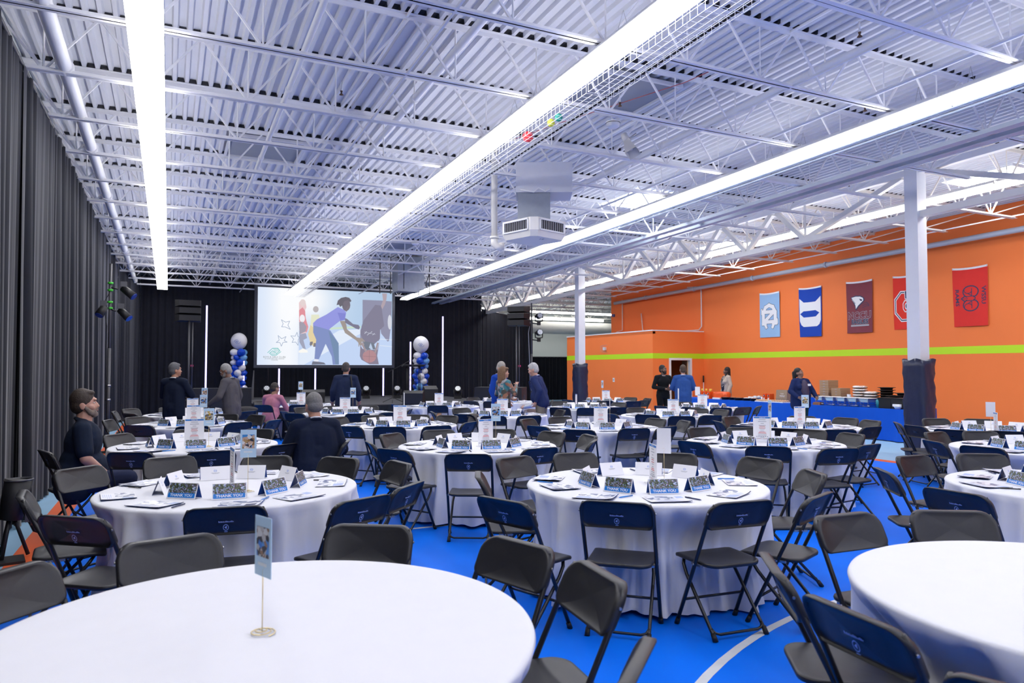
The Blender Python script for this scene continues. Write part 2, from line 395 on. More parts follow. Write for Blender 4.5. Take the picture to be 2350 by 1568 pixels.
# LED strip rows
rows_x = [(-.25, 'first'), (3.96, 'second'), (8.37, 'third'), (13.35, 'fourth')]
LL = 2.44
def zl(y): return zb(y)-.16
hous = MB(); hous.bbox((-.075, -LL/2, .078), (.075, LL/2, .13)); hous.bbox((-.11, -LL/2, .070), (.11, LL/2, .080)); hous_me = hous.mesh('housing', 'white')
df = MB(); df.add([(-.105, -LL/2+.012, .075), (-.105, LL/2-.012, .075), (-.155, -LL/2+.012, 0), (-.155, LL/2-.012, 0), (.155, -LL/2+.012, 0), (.155, LL/2-.012, 0), (.105, -LL/2+.012, .075), (.105, LL/2-.012, .075)],
    [(0, 1, 3, 2), (2, 3, 5, 4), (4, 5, 7, 6), (0, 2, 4, 6), (1, 7, 5, 3)]); df_me = df.mesh('diffuser', 'lamp')  # glowing sides tilt upward, a shape invented to throw light onto the deck
hg = MB(); hg.tube([(-.07, 0, .12), (0, 0, .34), (.07, 0, .12)], .004, 4)
hg_me = hg.mesh('hanger', 'steel')
for x, rn in rows_x:
    y = -5.6; k = 0
    while y + LL/2 < (33 if x > 10 else 28.1):
        k += 1
        t = thing('strip_light', 'long glowing LED strip light, %s from the camera end of the %s row' % (ORD[k], rn + (' (over the black drapes)' if rn == 'first' else '')) if False else
                  'long LED strip light, %s along the %s row counted from the black drapes' % (ORD[k], rn), 'light', (x, y, zl(y) + (.12 if x > 10 else 0)), (math.atan(SL), 0, 0), 'LED strip lights under the roof joists')
        ob('housing', hous_me, t); ob('diffuser', df_me, t); ob('hanger', hg_me, t, (0, -.9, 0)); ob('hanger', hg_me, t, (0, .9, 0))
        y += LL+.005
# wire baskets beside the second and third rows
for (x, nm) in ((4.36, 'second'),):
    t = thing('wire_cable_tray', 'white wire basket cable tray along the %s light row' % nm, 'cable tray', (x, 0, 0))
    for seg in range(11):
        y0 = -1+seg*2.6
        if nm == 'third' and seg < 1: continue
        m = MB(); L = 2.56
        for xx, zz in ((-.17, .16), (-.17, .08), (-.17, 0), (-.085, 0), (0, 0), (.085, 0), (.17, 0), (.17, .08)): m.tube([(xx, y0, zz+zb(y0)-.21), (xx, y0+L, zz+zb(y0+L)-.21)], .0035, 4, cap=False)
        for q in range(26):
            yy = y0+L*q/25; z_ = zb(yy)-.21
            m.tube([(-.17, yy, z_+.16), (-.17, yy, z_), (.17, yy, z_), (.17, yy, z_+.08)], .003, 4, cap=False)
        m.build('tray_section', 'white', t)
    m = MB()
    for xx in (.21, .25): m.tube([(xx, y, zb(y)-.16+xx*.2) for y in (-2, 10, 20, 27)], .010, 5)
    m.build('cable_run', 'black', t)
t = thing('conduit_bundle', 'bundle of thin steel conduits along the third light row, on its orange wall side', 'conduit', (0, 0, 0))
for q in range(6): MB().tube([(8.60+q*.085, y, zb(y)-.03-.012*(q % 2)) for y in (-4, 10, 20, 28)], .014, 6).build('conduit', 'blue_grey', t)
for q in range(10): y = -2+q*3.0; MB().bbox((8.56, y-.02, zb(y)-.016), (9.07, y+.02, zb(y)-.004)).build('strap', 'blue_grey', t)
# stray balls lodged in the basket
for px, y, col, nm, r in ((1217, 8.55, (.75, .05, .06), 'red', .075), (1254, 7.9, (.65, .68, .05), 'yellow', .05), (1269, 7.7, (.02, .32, .25), 'green', .05)):
    tag(MB().ell((0, 0, 0), (r, r, r)).build('play_ball', mat(nm+'_ball', col, .5), None, (4.34, y, zb(y)-.21+r+.003)), 'small %s ball lodged in the wire basket beside the second light row' % nm, 'ball')
# pair of divider tracks
for i, x in enumerate((10.15, 10.50)):
    m = MB(); m.bbox((x-.045, YF, .03), (x+.045, YB-6, .10)); m.bbox((x-.07, YF, .03), (x-.045, YB-6, .045)); m.bbox((x+.045, YF, .03), (x+.07, YB-6, .045))
    for v in range(len(m.v)): p = m.v[v]; m.v[v] = (p[0], p[1], p[2]+zb(p[1])-.12)
    tag(m.build('divider_track', 'blue_grey'), ['bluish steel divider track running to the stage, the one nearer the drapes', 'bluish steel divider track running to the stage, nearer the column'][i], 'track')
    for q in range(16):
        y = -3+q*2.05; MB().tube([(x, y, zb(y)-.02), (x, y, zb(y)+.12)], .02, 4).build('hanger_rod', 'white', bpy.data.objects['divider_track' if i == 0 else 'divider_track.001'])
# pipes along y
def pipe(x, r, dz, y0, y1, label, m='joist', name='ceiling_pipe'):
    mb = MB(); mb.tube([(x, y, zb(y)+dz) for y in (y0, (y0+y1)/2, y1)], r, 10)
    for q in range(int((y1-y0)/3)):
        y = y0+1.2+q*3; mb.tube([(x, y-.04, zb(y)+dz), (x, y+.04, zb(y)+dz)], r*1.25, 10)
    tag(mb.build(name, m), label, 'pipe')
pipe(-1.1, .075, .09, YF, 30, 'thick white sprinkler pipe along the top of the charcoal drapes')
pipe(1.3, .035, .25, YF, 30, 'thin white pipe between the first and second light rows', 'joist')
pipe(2.95, .05, .40, YF, 30, 'white pipe left of the second light row, inside the joist webs')
pipe(7.1, .05, .32, YF, 30, 'white pipe crossing the joists by the horn speaker')
pipe(7.9, .022, .10, YF, 28, 'slim white conduit left of the third light row')
pipe(15.3, .04, .2, YF, 26, 'white pipe over the buffet, beyond the girder')
pipe(17.75, .07, -.02 - (zb(0)-zb(0)), YF, 26.5, 'pale blue pipe along the top of the orange wall', 'blue_grey', 'wall_pipe')
m = MB(); m.tube([(6.2, 6.9, zb(7)+.5), (6.0, 7.3, zb(7)+.42), (5.2, 9.2, zb(9)+.4), (4.8, 11, zb(11)+.5)], .006, 5); tag(m.build('red_cable', mat('red_cable', (.45, .10, .10), .5)), 'thin red alarm cable sagging between the joists by the grey roof opening', 'cable')
# roof openings (old skylight wells, closed with grey board)
def well(x, y, sx, sy, label):
    t = thing('skylight_well', label, 'skylight', (x, y, zt(y)-.02))
    m = MB()
    for a, b_ in (((-sx/2, -sy/2, -.05), (sx/2, -sy/2+.04, 0)), ((-sx/2, sy/2-.04, -.05), (sx/2, sy/2, 0)), ((-sx/2, -sy/2+.04, -.05), (-sx/2+.04, sy/2-.04, 0)), ((sx/2-.04, -sy/2+.04, -.05), (sx/2, sy/2-.04, 0))): m.bbox(a, b_)
    m.build('curb', 'deck', t)
    MB().bbox((-sx/2+.04, -sy/2+.04, -.015), (sx/2-.04, sy/2-.04, .0)).build('closing_board', 'grey_panel', t)
well(1.45, 13.04, 1.25, 1.3, 'grey closed skylight opening between the first and second light rows')
well(5.75, 8.42, 1.3, 1.2, 'grey closed skylight opening by the red cable and horn speaker')
well(1.6, 23.82, 1.3, 1.3, 'far grey closed skylight opening over the stage side')
well(6.0, 20.74, 1.3, 1.3, 'grey closed skylight opening behind the air diffuser unit')
for i, (x, y) in enumerate(((9.75, 13.4), (15.4, 8.9), (15.6, 17.0))):
    t = thing('skylight', ['daylit skylight left of the girder between third and fourth rows', 'bright daylit skylight near the camera beyond the white column', 'daylit skylight over the buffet end by the corner room'][i], 'skylight', (x, y, zt(y)-.015))
    MB().bbox((-.75, -.75, -.012), (.75, -.70, .03)).bbox((-.75, .70, -.012), (.75, .75, .03)).bbox((-.75, -.7, -.012), (-.7, .7, .03)).bbox((.7, -.7, -.012), (.75, .7, .03)).build('frame', 'white', t)
    MB().bbox((-.7, -.7, 0), (.7, .7, .01)).build('pane', emi('daylight_pane_%d' % i, (.93, .97, 1), 14.0), t)
# ------------------------------------------------------------------ drapes
def drape_panel(p, q, h, seed, dens=11, amp=.05, z0=.015, top_amp=.35, h2=None):
    """pleated cloth from plan point p to q, height h"""
    r = random.Random(seed); p, q = Vector((*p, 0)), Vector((*q, 0)); L = (q-p).length; d = (q-p)/L; nrm = Vector((-d.y, d.x, 0))
    n = max(24, int(L*dens*5)); rows = 7
    ph = [r.uniform(0, 6.28) for _ in range(4)]
    vs = []
    for j in range(rows):
        t = j/(rows-1); 
        for i in range(n+1):
            s = i/n*L; hh = h + ((h2-h)*i/n if h2 else 0)
            z = z0 + (hh-z0)*t
            k = 1-t*(1-top_amp)
            f = math.sin(s*2*PI*dens/2.6+ph[0]+.9*math.sin(s*3.1+ph[1])) + .5*math.sin(s*2*PI*dens/1.3+ph[2]+t*.6) + .22*math.sin(s*2*PI*dens*1.7+ph[1])
            o = amp*k*f*(.7+.5*math.sin(s*2.2+ph[3]))
            vs.append(p + d*s + nrm*o + Vector((0, 0, z)))
    W = n+1
    return MB().add(vs, [(j*W+i, j*W+i+1, (j+1)*W+i+1, (j+1)*W+i) for j in range(rows-1) for i in range(n)], 0, True)
def drape(name, label, pts, h, m, pw, amp, h2=None, dens=11):
    t = thing(name, label, 'drapes'); sd = 0
    tot = sum((Vector(b_)-Vector(a)).length for a, b_ in zip(pts[:-1], pts[1:])); run = 0
    for a, b_ in zip(pts[:-1], pts[1:]):
        L = (Vector(b_)-Vector(a)).length; n = max(1, round(L/pw))
        for i in range(n):
            f0, f1 = i/n, (i+1)/n
            p = Vector(a).lerp(Vector(b_), f0); q = Vector(a).lerp(Vector(b_), f1 + .03/L)
            ha = h + ((h2-h)*(run+L*f0)/tot if h2 else 0); hb = h + ((h2-h)*(run+L*f1)/tot if h2 else 0)
            drape_panel(p, q, ha, sd*13+len(name), dens, amp, h2=hb if h2 else None).build('drape_panel', m, t); sd += 1
        run += L
    ph = [(*a, h+.0) for a in pts]
    if h2: ph[-1] = (*pts[-1], h2)
    MB().tube(ph, .022, 6).build('top_rail', 'dark_grey', t)
    up = MB()
    return t
drape('side_drapes', 'tall charcoal velour drapes along the whole side of the hall, beside the seated bearded man', [(-1.45, YF+.4), (-1.45, 24.4)], 4.86, 'drape_l', 1.55, .085, dens=6.0)
drape('corner_drapes', 'dark drapes closing the corner between side drapes and stage backdrop', [(-1.42, 24.45), (-.98, 28.35)], 4.88, 'drape_b', 2, .04)
drape('stage_backdrop', 'black velour backdrop behind the stage and projection screen', [(-.95, 28.4), (12.45, 29.15)], 4.90, 'drape_b', 2.7, .03)
drape('wing_drapes', 'lower black drapes to the orange-room side of the stage backdrop, behind the standing group', [(12.5, 29.2), (15.5, 30.1)], 4.32, 'drape_b', 1.8, .05, 3.92)
for i, (a, b_, h) in enumerate((((14.6, 33.4), (17.0, 33.4), 2.32), ((17.05, 33.3), (19.4, 33.2), 2.28))):
    drape('pipe_and_drape', ['low black drape screen before the grey end wall, nearer the stage wing', 'low black drape screen before the grey end wall, next to the orange corner room'][i], [a, b_], h, 'drape_b', 1.2, .04)
tag(MB().tube([(17.02, 33.2, 0), (17.02, 33.2, 1.85)], .03, 8).tube([(17.02, 33.2, 1.85), (17.02, 33.2, 2.3)], .034, 8, 1).build('drape_upright', ['white', 'lime']), 'white drape upright with lime green top between the two low drape screens', 'post')
# far room: duct and tube lights
t = thing('round_duct', 'big white round air duct running across beyond the orange corner room', 'duct')
MB().tube([(17.3, 33.6, 3.86), (27.5, 33.6, 3.86)], .33, 20).build('duct_pipe', 'warm_white', t)
MB().tube([(19, 33.6, 4.15), (19, 33.6, zt(33.6))], .02, 6).tube([(24, 33.6, 4.15), (24, 33.6, zt(33.6))], .02, 6).build('hanger_rod', 'steel', t)
MB().lathe([(.0, -.25), (.16, -.2), (.33, 0)], 20).build('end_cap', 'warm_white', t, (17.3, 33.6, 3.86), (0, PI/2, 0))
for i, (y, z) in enumerate(((33.0, 4.62), (34.0, 4.35))):
    q = thing('tube_light', ['upper lit tube light beyond the orange corner room', 'lower lit tube light just over the round duct'][i], 'light', (0, y, z))
    MB().tube([(16.9, 0, 0), (22, 0, 0)], .05, 8).build('tube', emi('tube_glow%d' % i, (1, 1, .95), 16), q)
    MB().bbox((16.85, -.08, .06), (22.05, .08, .12)).build('reflector', 'white', q); MB().tube([(18, 0, .12), (18, 0, zt(y)-z)], .012, 5).tube([(21, 0, .12), (21, 0, zt(y)-z)], .012, 5).build('hanger_rod', 'steel', q)
# ------------------------------------------------------------------ stage
SX0, SX1, SY0, SY1, SZ = 2.3, 9.62, 20.75, 28.0, .60
st = thing('stage', 'low grey carpeted stage with black pleated skirt below the projection screen', 'stage')
for i in range(3):
    for j in range(3):
        ax, bx_ = SX0+(SX1-SX0)*i/3, SX0+(SX1-SX0)*(i+1)/3; ay, by = SY0+(SY1-SY0)*j/3, SY0+(SY1-SY0)*(j+1)/3
        MB().bbox((ax+.004, ay+.004, SZ-.09), (bx_-.004, by-.004, SZ)).build('deck_panel', 'stage_top', st)
drape_panel((SX0, SY0-.02), (SX1, SY0-.02), SZ-.02, 5, 16, .012).build('skirt', 'skirt', st)
drape_panel((SX1+.02, SY0), (SX1+.02, SY1), SZ-.02, 6, 16, .012).build('skirt', 'skirt', st)
drape_panel((SX0-.02, SY1), (SX0-.02, SY0), SZ-.02, 7, 16, .012).build('skirt', 'skirt', st)
# projection screen with the projected slide
def sstep(e, x): return max(0, min(1, x/e))
scr = thing('projection_screen', 'large projection screen showing basketball players, above the stage', 'screen', (2.885, 27.55, 1.80))
SW, SH = 5.05, 2.86
f = MB(); e = .11
for a, b_ in (((-e, -.02, -e), (SW+e, .06, 0)), ((-e, -.02, SH), (SW+e, .06, SH+e)), ((-e, -.02, 0), (0, .06, SH)), ((SW, -.02, 0), (SW+e, .06, SH))): f.bbox(a, b_)
f.build('screen_frame', mat('dark_blue_grey_frame', (.03, .035, .055), .5), scr)
for x in (.4, SW-.4):
    MB().tube([(x, .05, 1.0), (x, .05, SZ-1.80)], .03, 6).build('frame_leg', 'black', scr)
# slide picture: flat coloured shapes
SC = {}
def sm(rgb, s=1.0):
    key = rgb
    if key not in SC: SC[key] = emi('slide_%d_%d_%d' % rgb, lin(*[c+(245-c)*.17 for c in rgb]), 1.0)
    return SC[key]
def sp(px, py):
    """zoomed slide pixel -> screen plane"""
    top = 127+(px-157)*.0542; bot = 960+(px-142)*.0159; left = 157-(py-127)*.018; right = 1597-(py-205)*.0155
    return (px-left)/(right-left)*SW, (bot-py)/(bot-top)*SH
pic_mats, pic = [], MB()
def shape(pts, rgb, lay):
    m = sm(rgb)
    if m not in pic_mats: pic_mats.append(m)
    pic.poly([(sp(*p)[0], -.012-.0012*lay, sp(*p)[1]) for p in pts], pic_mats.index(m))
def disc_s(cx, cy, rx, ry, rgb, lay, n=14, a0=0):
    shape([(cx+rx*math.cos(2*PI*k/n+a0), cy+ry*math.sin(2*PI*k/n+a0)) for k in range(n)], rgb, lay)
def stroke(pts, wd, rgb, lay):
    m = sm(rgb)
    if m not in pic_mats: pic_mats.append(m)
    mi = pic_mats.index(m); Q = [Vector((*sp(*p), 0)) for p in pts]
    for a, b_ in zip(Q[:-1], Q[1:]):
        d = (b_-a).normalized(); nn = Vector((-d.y, d.x, 0))*wd/2; a2, b2 = a-d*wd*.3, b_+d*wd*.3
        pic.poly([(v.x, -.012-.0012*lay, v.y) for v in (a2-nn, b2-nn, b2+nn, a2+nn)], mi)
# washed background in a grid of tints
bgc = lambda u, v: None
GU, GV = 18, 10
bg_me = MB(); bgm = bpy.data.materials.new('slide_background'); bgm.use_nodes = True
nt = bgm.node_tree; nt.nodes.remove(nt.nodes['Principled BSDF'])
em = nt.nodes.new('ShaderNodeEmission'); vc = nt.nodes.new('ShaderNodeVertexColor'); vc.layer_name = 'slide'
nt.links.new(vc.outputs['Color'], em.inputs[0]); nt.links.new(em.outputs[0], nt.nodes['Material Output'].inputs[0])
vs = [(SW*i/GU, -.008, SH*j/GV) for j in range(GV+1) for i in range(GU+1)]
bg_me.add(vs, [(j*(GU+1)+i, j*(GU+1)+i+1, (j+1)*(GU+1)+i+1, (j+1)*(GU+1)+i) for j in range(GV) for i in range(GU)])
bo = bg_me.mesh('projected_slide', bgm)
ca = bo.color_attributes.new('slide', 'FLOAT_COLOR', 'POINT')
def bgcol(u, v):
    # u 0..1 across, v 0..1 up: pale blue with a white glare beside the upper middle, darker towards the far edge
    base = Vector(lin(214, 228, 250)) if u < .29 else Vector(lin(196, 214, 242))
    if v > .45 and u > .29: base = Vector(lin(190, 214, 240)).lerp(Vector(lin(176, 200, 228)), max(0, (u-.5)*2))
    glare = math.exp(-((u-.36)**2/.035+(v-.86)**2/.10)); side = math.exp(-((u-.20)**2/.018))
    if u < .29: return base.lerp(Vector((.97, .98, 1)), min(1, .85*side+.6*glare))
    return base.lerp(Vector((.99, .99, 1)), min(1, glare*1.0))
for i, v in enumerate(bo.vertices):
    c_ = bgcol(v.co.x/SW, v.co.z/SH); ca.data[i].color = (c_.x, c_.y, c_.z, 1)
slide = ob('projected_slide', bo, scr)
shape([(570, 600), (1590, 585), (1585, 980), (565, 965)], (186, 208, 246), 1)
shape([(570, 845), (1000, 600), (1230, 590), (1230, 640), (620, 965), (566, 962)], (222, 234, 252), 2)
shape([(880, 572), (1235, 556), (1235, 578), (885, 592)], (196, 222, 196), 2)
stroke([(930, 655), (1235, 640)], .02, (225, 236, 252), 3); stroke([(1450, 700), (1590, 712)], .03, (214, 226, 246), 3); stroke([(1450, 770), (1590, 785)], .03, (214, 226, 246), 3)
# far players
shape([(572, 300), (600, 265), (640, 290), (650, 350), (628, 400), (640, 450), (668, 580), (640, 640), (600, 640), (575, 600)], (232, 196, 200), 3)
shape([(572, 380), (610, 350), (636, 390), (640, 470), (668, 560), (650, 620), (615, 600), (590, 520), (573, 500)], (222, 130, 142), 4)
disc_s(605, 470, 28, 42, (242, 240, 246), 5); disc_s(612, 300, 30, 36, (226, 206, 206), 5)
shape([(572, 510), (610, 500), (650, 560), (640, 610), (575, 640)], (150, 142, 160), 5)
shape([(575, 640), (640, 625), (655, 680), (615, 700), (640, 800), (610, 790), (572, 720)], (146, 150, 176), 5)
shape([(566, 815), (610, 790), (655, 812), (662, 835), (568, 838)], (252, 250, 244), 6)
disc_s(748, 372, 30, 34, (176, 168, 172), 4); shape([(700, 430), (780, 430), (790, 480), (740, 600), (690, 560)], (226, 228, 196), 4)
shape([(690, 540), (735, 580), (760, 770), (725, 775), (690, 740), (664, 640)], (226, 204, 150), 5); shape([(684, 722), (715, 718), (712, 745), (690, 768), (680, 750)], (108, 104, 112), 6); shape([(722, 735), (758, 735), (758, 775), (718, 775)], (108, 104, 112), 6)
# main player bending towards the ball
hd = (70, 66, 92)
shape([(1062, 470), (1085, 480), (1150, 535), (1210, 545), (1226, 570), (1215, 595), (1180, 585), (1130, 555), (1060, 520)], (104, 102, 128), 5)
shape([(985, 350), (1050, 380), (1075, 410), (1060, 490), (1005, 500), (900, 580), (885, 600), (860, 605), (720, 600), (718, 520), (760, 480), (860, 430), (930, 385)], (132, 136, 222), 6)
shape([(980, 410), (1070, 420), (1060, 490), (1010, 500)], (112, 116, 206), 7)
shape([(720, 545), (870, 590), (900, 600), (990, 740), (992, 968), (925, 968), (915, 880), (850, 745), (790, 880), (775, 912), (730, 905), (740, 780), (750, 700), (718, 620)], (110, 128, 188), 7)
shape([(880, 600), (990, 745), (990, 965), (955, 965), (925, 800)], (96, 124, 164), 8)
shape([(730, 905), (776, 910), (770, 935), (722, 930)], (228, 232, 248), 8); shape([(710, 930), (770, 935), (830, 945), (850, 965), (700, 966)], (92, 96, 118), 9)
shape([(1005, 500), (1055, 500), (1075, 540), (1082, 590), (1190, 680), (1250, 690), (1272, 712), (1240, 730), (1258, 760), (1225, 770), (1210, 740), (1180, 710), (1060, 630), (1030, 560)], (146, 134, 128), 9)
for a, b_ in (((1210, 700), (1212, 776)), ((1225, 700), (1232, 765)), ((1235, 695), (1270, 760)), ((1240, 690), (1278, 725))): stroke([a, b_], .03, (150, 138, 134), 10)
disc_s(1075, 330, 46, 64, (96, 88, 104), 8); shape([(1100, 330), (1112, 352), (1108, 368), (1098, 372), (1080, 402), (1060, 390)], (104, 94, 106), 9)
shape([(970, 330), (985, 280), (1020, 252), (1070, 242), (1110, 252), (1134, 285), (1120, 300), (1095, 280), (1060, 285), (1040, 310), (1050, 350), (1030, 335), (1010, 350), (995, 325)], (82, 78, 92), 10)
# defender in dark kit holding the ball
shape([(1258, 275), (1470, 285), (1590, 296), (1580, 560), (1555, 720), (1540, 730), (1465, 640), (1455, 560), (1440, 720), (1265, 745), (1228, 700), (1230, 600), (1255, 560)], (128, 128, 158), 3)
shape([(1480, 208), (1535, 210), (1530, 270), (1510, 330), (1480, 380), (1465, 345), (1490, 280)], (166, 148, 160), 6)
shape([(1265, 500), (1400, 330), (1470, 340), (1500, 560), (1455, 600), (1450, 700), (1380, 760), (1265, 720), (1230, 640), (1245, 560)], (112, 108, 134), 5)
shape([(1230, 760), (1250, 800), (1290, 815), (1420, 815), (1445, 720), (1418, 880), (1436, 972), (1330, 970), (1240, 920), (1222, 880)], (118, 108, 130), 6)
shape([(1265, 720), (1380, 740), (1400, 810), (1300, 815), (1270, 790)], (96, 104, 122), 7); shape([(1325, 790), (1345, 740), (1370, 810), (1350, 815)], (176, 196, 226), 8)
disc_s(1330, 885, 78, 68, (168, 120, 128), 9, 20); stroke([(1255, 880), (1405, 892)], .012, (120, 92, 104), 10); stroke([(1330, 818), (1325, 952)], .012, (120, 92, 104), 10)
stroke([(1245, 745), (1290, 830)], .07, (150, 132, 140), 11); stroke([(1425, 745), (1395, 845)], .07, (150, 132, 140), 11)
for q in range(4): stroke([(1278+q*30, 640+(q % 2)*16), (1300+q*30, 618+(q % 2)*20)], .02, (196, 202, 220), 8)
stroke([(1275, 622), (1400, 650)], .012, (190, 196, 216), 8)
disc_s(1565, 520, 24, 80, (206, 210, 224), 6)
# outline stars
def star(pts, wd=.018): stroke(pts+[pts[0]], wd, (132, 152, 186), 6)
star([(390, 482), (432, 508), (475, 498), (456, 540), (480, 585), (430, 560), (392, 558), (408, 525)])
star([(356, 650), (392, 685), (436, 662), (418, 705), (448, 722), (405, 725), (388, 765), (374, 726), (336, 725), (366, 700)])
star([(550, 618), (560, 665), (575, 668), (562, 700), (560, 758), (535, 722), (498, 726), (515, 690), (485, 655), (530, 660)])
# club emblem: two clasped hands drawn as bands, and its lettering
gr = (98, 190, 186)
stroke([(250, 832), (300, 785), (352, 785), (372, 812), (340, 842), (300, 812), (268, 838), (290, 860), (335, 860), (384, 822)], .022, gr, 6)
for q in range(4): stroke([(305+q*13, 788), (332+q*11, 826-q*4)], .014, gr, 6); stroke([(278+q*13, 834-q*5), (304+q*13, 858-q*2)], .014, gr, 6)
for s_, sz, yy in (('BOYS & GIRLS CLUBS', .085, 880), ('OF DURHAM AND ORANGE', .055, 898), ('COUNTIES', .05, 912)):
    m = sm((150, 156, 160))
    if m not in pic_mats: pic_mats.append(m)
    x0, z0_ = sp(318, yy); put_text(pic, s_, sz, lambda a, b_: (x0+a, -.02, z0_+b_), pic_mats.index(m))
pic.build('slide_shapes', pic_mats, slide)
# LED tubes standing on the stage
def led(px, Z, z0, z1, nm):
    x, y = PZ(px, Z); t = thing('led_tube', nm, 'LED tube', (x, y, z0))
    m = MB(); m.tube([(0, 0, .04), (0, 0, z1-z0)], .028, 8); m.build('light_tube', 'ledglow', t)
    MB().bbox((-.05, -.05, 0), (.05, .05, .03)).tube([(0, .035, 0), (0, .035, z1-z0)], .014, 6).build('base_plate', 'black', t)
M['ledglow'] = emi('led_tube_glow', (.55, .50, 1.0), 2.6)
for a in ((473, 25.3, 0.0, 3.9, 'tall glowing violet LED tube beside the line array speaker'), (560, 26.0, SZ, 2.05, 'violet LED tube behind the balloon column beside the screen'), (641, 26.2, SZ, 1.66, 'short violet LED tube under the screen by the pink-shirted person'),
          (724, 26.6, SZ, 1.66, 'short violet LED tube under the screen, before the standing navy suit'), (880, 27.0, SZ, 1.68, 'short violet LED tube under the screen by the microphone stand'), (942, 26.6, SZ, 2.66, 'medium violet LED tube behind the lectern'), (1016, 26.8, SZ, 3.62, 'tall violet LED tube past the lectern balloon column')): led(*a)
# balloon columns
M['bal_w'] = mat('white_balloon', (.75, .75, .78), .35, spec=.5); M['bal_r'] = mat('royal_balloon', (.004, .065, .55), .3); M['bal_l'] = mat('sky_balloon', (.16, .40, .75), .3)
def balloons(px, Z, ztop, label, seed):
    x, y = PZ(px, Z); r = random.Random(seed); t = thing('balloon_column', label, 'balloons', (x, y, SZ))
    MB().tube([(0, 0, 0), (0, 0, ztop-SZ)], .015, 6).bbox((-.15, -.15, 0), (.15, .15, .02)).build('pole', 'black', t)
    R0 = .285
    big = MB(); big.lathe([(.001, R0*1.08)]+[(R0*math.sin(a), R0*1.06*math.cos(a)) for a in [PI*k/14 for k in range(1, 13)]]+[(.03, -R0*1.1), (.015, -R0*1.16)], 24).build('large_balloon', 'bal_w', t, (0, 0, ztop-SZ))
    lg = MB(); fx = lambda a, z: (a, -math.sqrt(max(.001, (R0*1.02)**2-a*a-z*z)), z)
    for pts in ([(-.10, .0), (-.05, .06), (.03, .06), (.06, .02), (.01, -.02), (-.03, .02)], [(.12, -.0), (.07, -.06), (-.01, -.06), (-.05, -.02), (0, .02), (.04, -.02)]):
        lg.tube([Vector(fx(p[0]+.03, p[1]-.03)) for p in pts], .007, 4)
    lg.build('balloon_emblem', mat('emblem_blue%d' % seed, (.12, .2, .55), .5), t, (0, 0, ztop-SZ), YAW*-1)
    bm = {}
    for k, c in enumerate(('bal_w', 'bal_r', 'bal_l')):
        R1 = .125; bm[c] = MB().lathe([(.001, R1)]+[(R1*math.sin(a), R1*(1.04 if a < PI/2 else 1.2)*math.cos(a)) for a in [PI*q/9 for q in range(1, 9)]]+[(.01, -R1*1.25)], 14).mesh('balloon', c)
    z = ztop-SZ-.42; lay = 0
    while z > .05:
        for q in range(4):
            a = q*PI/2+lay*.62+.4; rr = .15+.02*(z/2)
            c = ['bal_r', 'bal_w', 'bal_r', 'bal_l'][q] if lay % 3 else ['bal_l', 'bal_r', 'bal_w', 'bal_r'][q]
            s_ = .82+.25*r.random()+(.18 if lay == 0 else 0)
            o = ob('balloon', bm[c], t, (rr*math.cos(a), rr*math.sin(a), z)); o.rotation_euler = (0, PI/2+.2, a+PI); o.scale = (s_,)*3
        z -= .185; lay += 1
balloons(548, 26.0, 2.66, 'blue and white balloon column between the line array and the screen', 3)
balloons(966, 26.0, 2.54, 'blue and white balloon column behind the black lectern', 4)
# loudspeakers
def line_array(px, Z, label, psi, pole):
    x, y = PZ(px, Z); t = thing('line_array', label, 'loudspeaker', (x, y, 0), heading(px, psi))
    w2, d = .38, .42
    for k in range(3):
        z1 = 3.82-k*.235; ang = k*.06
        c = MB(); c.prism([(-w2, .0, z1), (-w2, -d*.55, z1-.01), (-w2*.9, -d*.55, z1-.215), (-w2*.9, 0, z1-.22)], (2*w2*.95, 0, 0)) if False else c.add([(-w2, -.2, z1), (w2, -.2, z1), (w2*.8, .2, z1-.03), (-w2*.8, .2, z1-.03), (-w2, -.2, z1-.225), (w2, -.2, z1-.225), (w2*.8, .2, z1-.2), (-w2*.8, .2, z1-.2)],
            [(0, 1, 2, 3), (7, 6, 5, 4), (1, 0, 4, 5), (2, 1, 5, 6), (3, 2, 6, 7), (0, 3, 7, 4)])
        o = c.build('cabinet', 'black', t)
        g_ = MB(); g_.add([(-w2+.02, -.202, z1-.012), (-.012, -.225, z1-.012), (-.012, -.225, z1-.213), (-w2+.02, -.202, z1-.213)], [(0, 1, 2, 3)]); g_.add([(w2-.02, -.202, z1-.012), (.012, -.225, z1-.012), (.012, -.225, z1-.213), (w2-.02, -.202, z1-.213)], [(0, 3, 2, 1)])
        g_.bbox((-w2, -.206, z1-.006), (w2, -.2, z1)); g_.bbox((-w2, -.206, z1-.225), (-w2+.012, -.2, z1)); g_.bbox((w2-.012, -.206, z1-.225), (w2, -.2, z1))
        g_.build('grille', 'grille', o); MB().ell((-w2+.12, -.216, z1-.11), (.012, .006, .012), nu=8, nv=6).build('badge', 'ink_white', o)
    if pole:
        p = MB(); p.tube([(0, .1, 0), (0, .1, 3.2)], .03, 8); p.tube([(-.1, .1, .9), (-.1, .1, 3.1)], .02, 6); p.build('pole', 'dark_grey', t)
        for a in range(3):
            an = a*2*PI/3+.4; MB().tube([(0, .1, .75), (.75*math.cos(an), .1+.75*math.sin(an), .03)], .018, 6).build('leg', 'black', t)
        MB().box((-.1, .08, 1.75), (.07, .05, .06)).build('clamp', mat('pink_clamp%d' % px, (.7, .05, .2), .5), t)
    else:
        MB().tube([(.0, .25, 3.9), (.45, .3, 3.9)], .03, 6).build('bracket', 'black', t)
line_array(432, 22.3, 'three-box black line array on a pole beside the tall violet tube', 180-8, True)
line_array(1188, 24.6, 'three-box black line array hung before the wing drapes', 180+22, True)
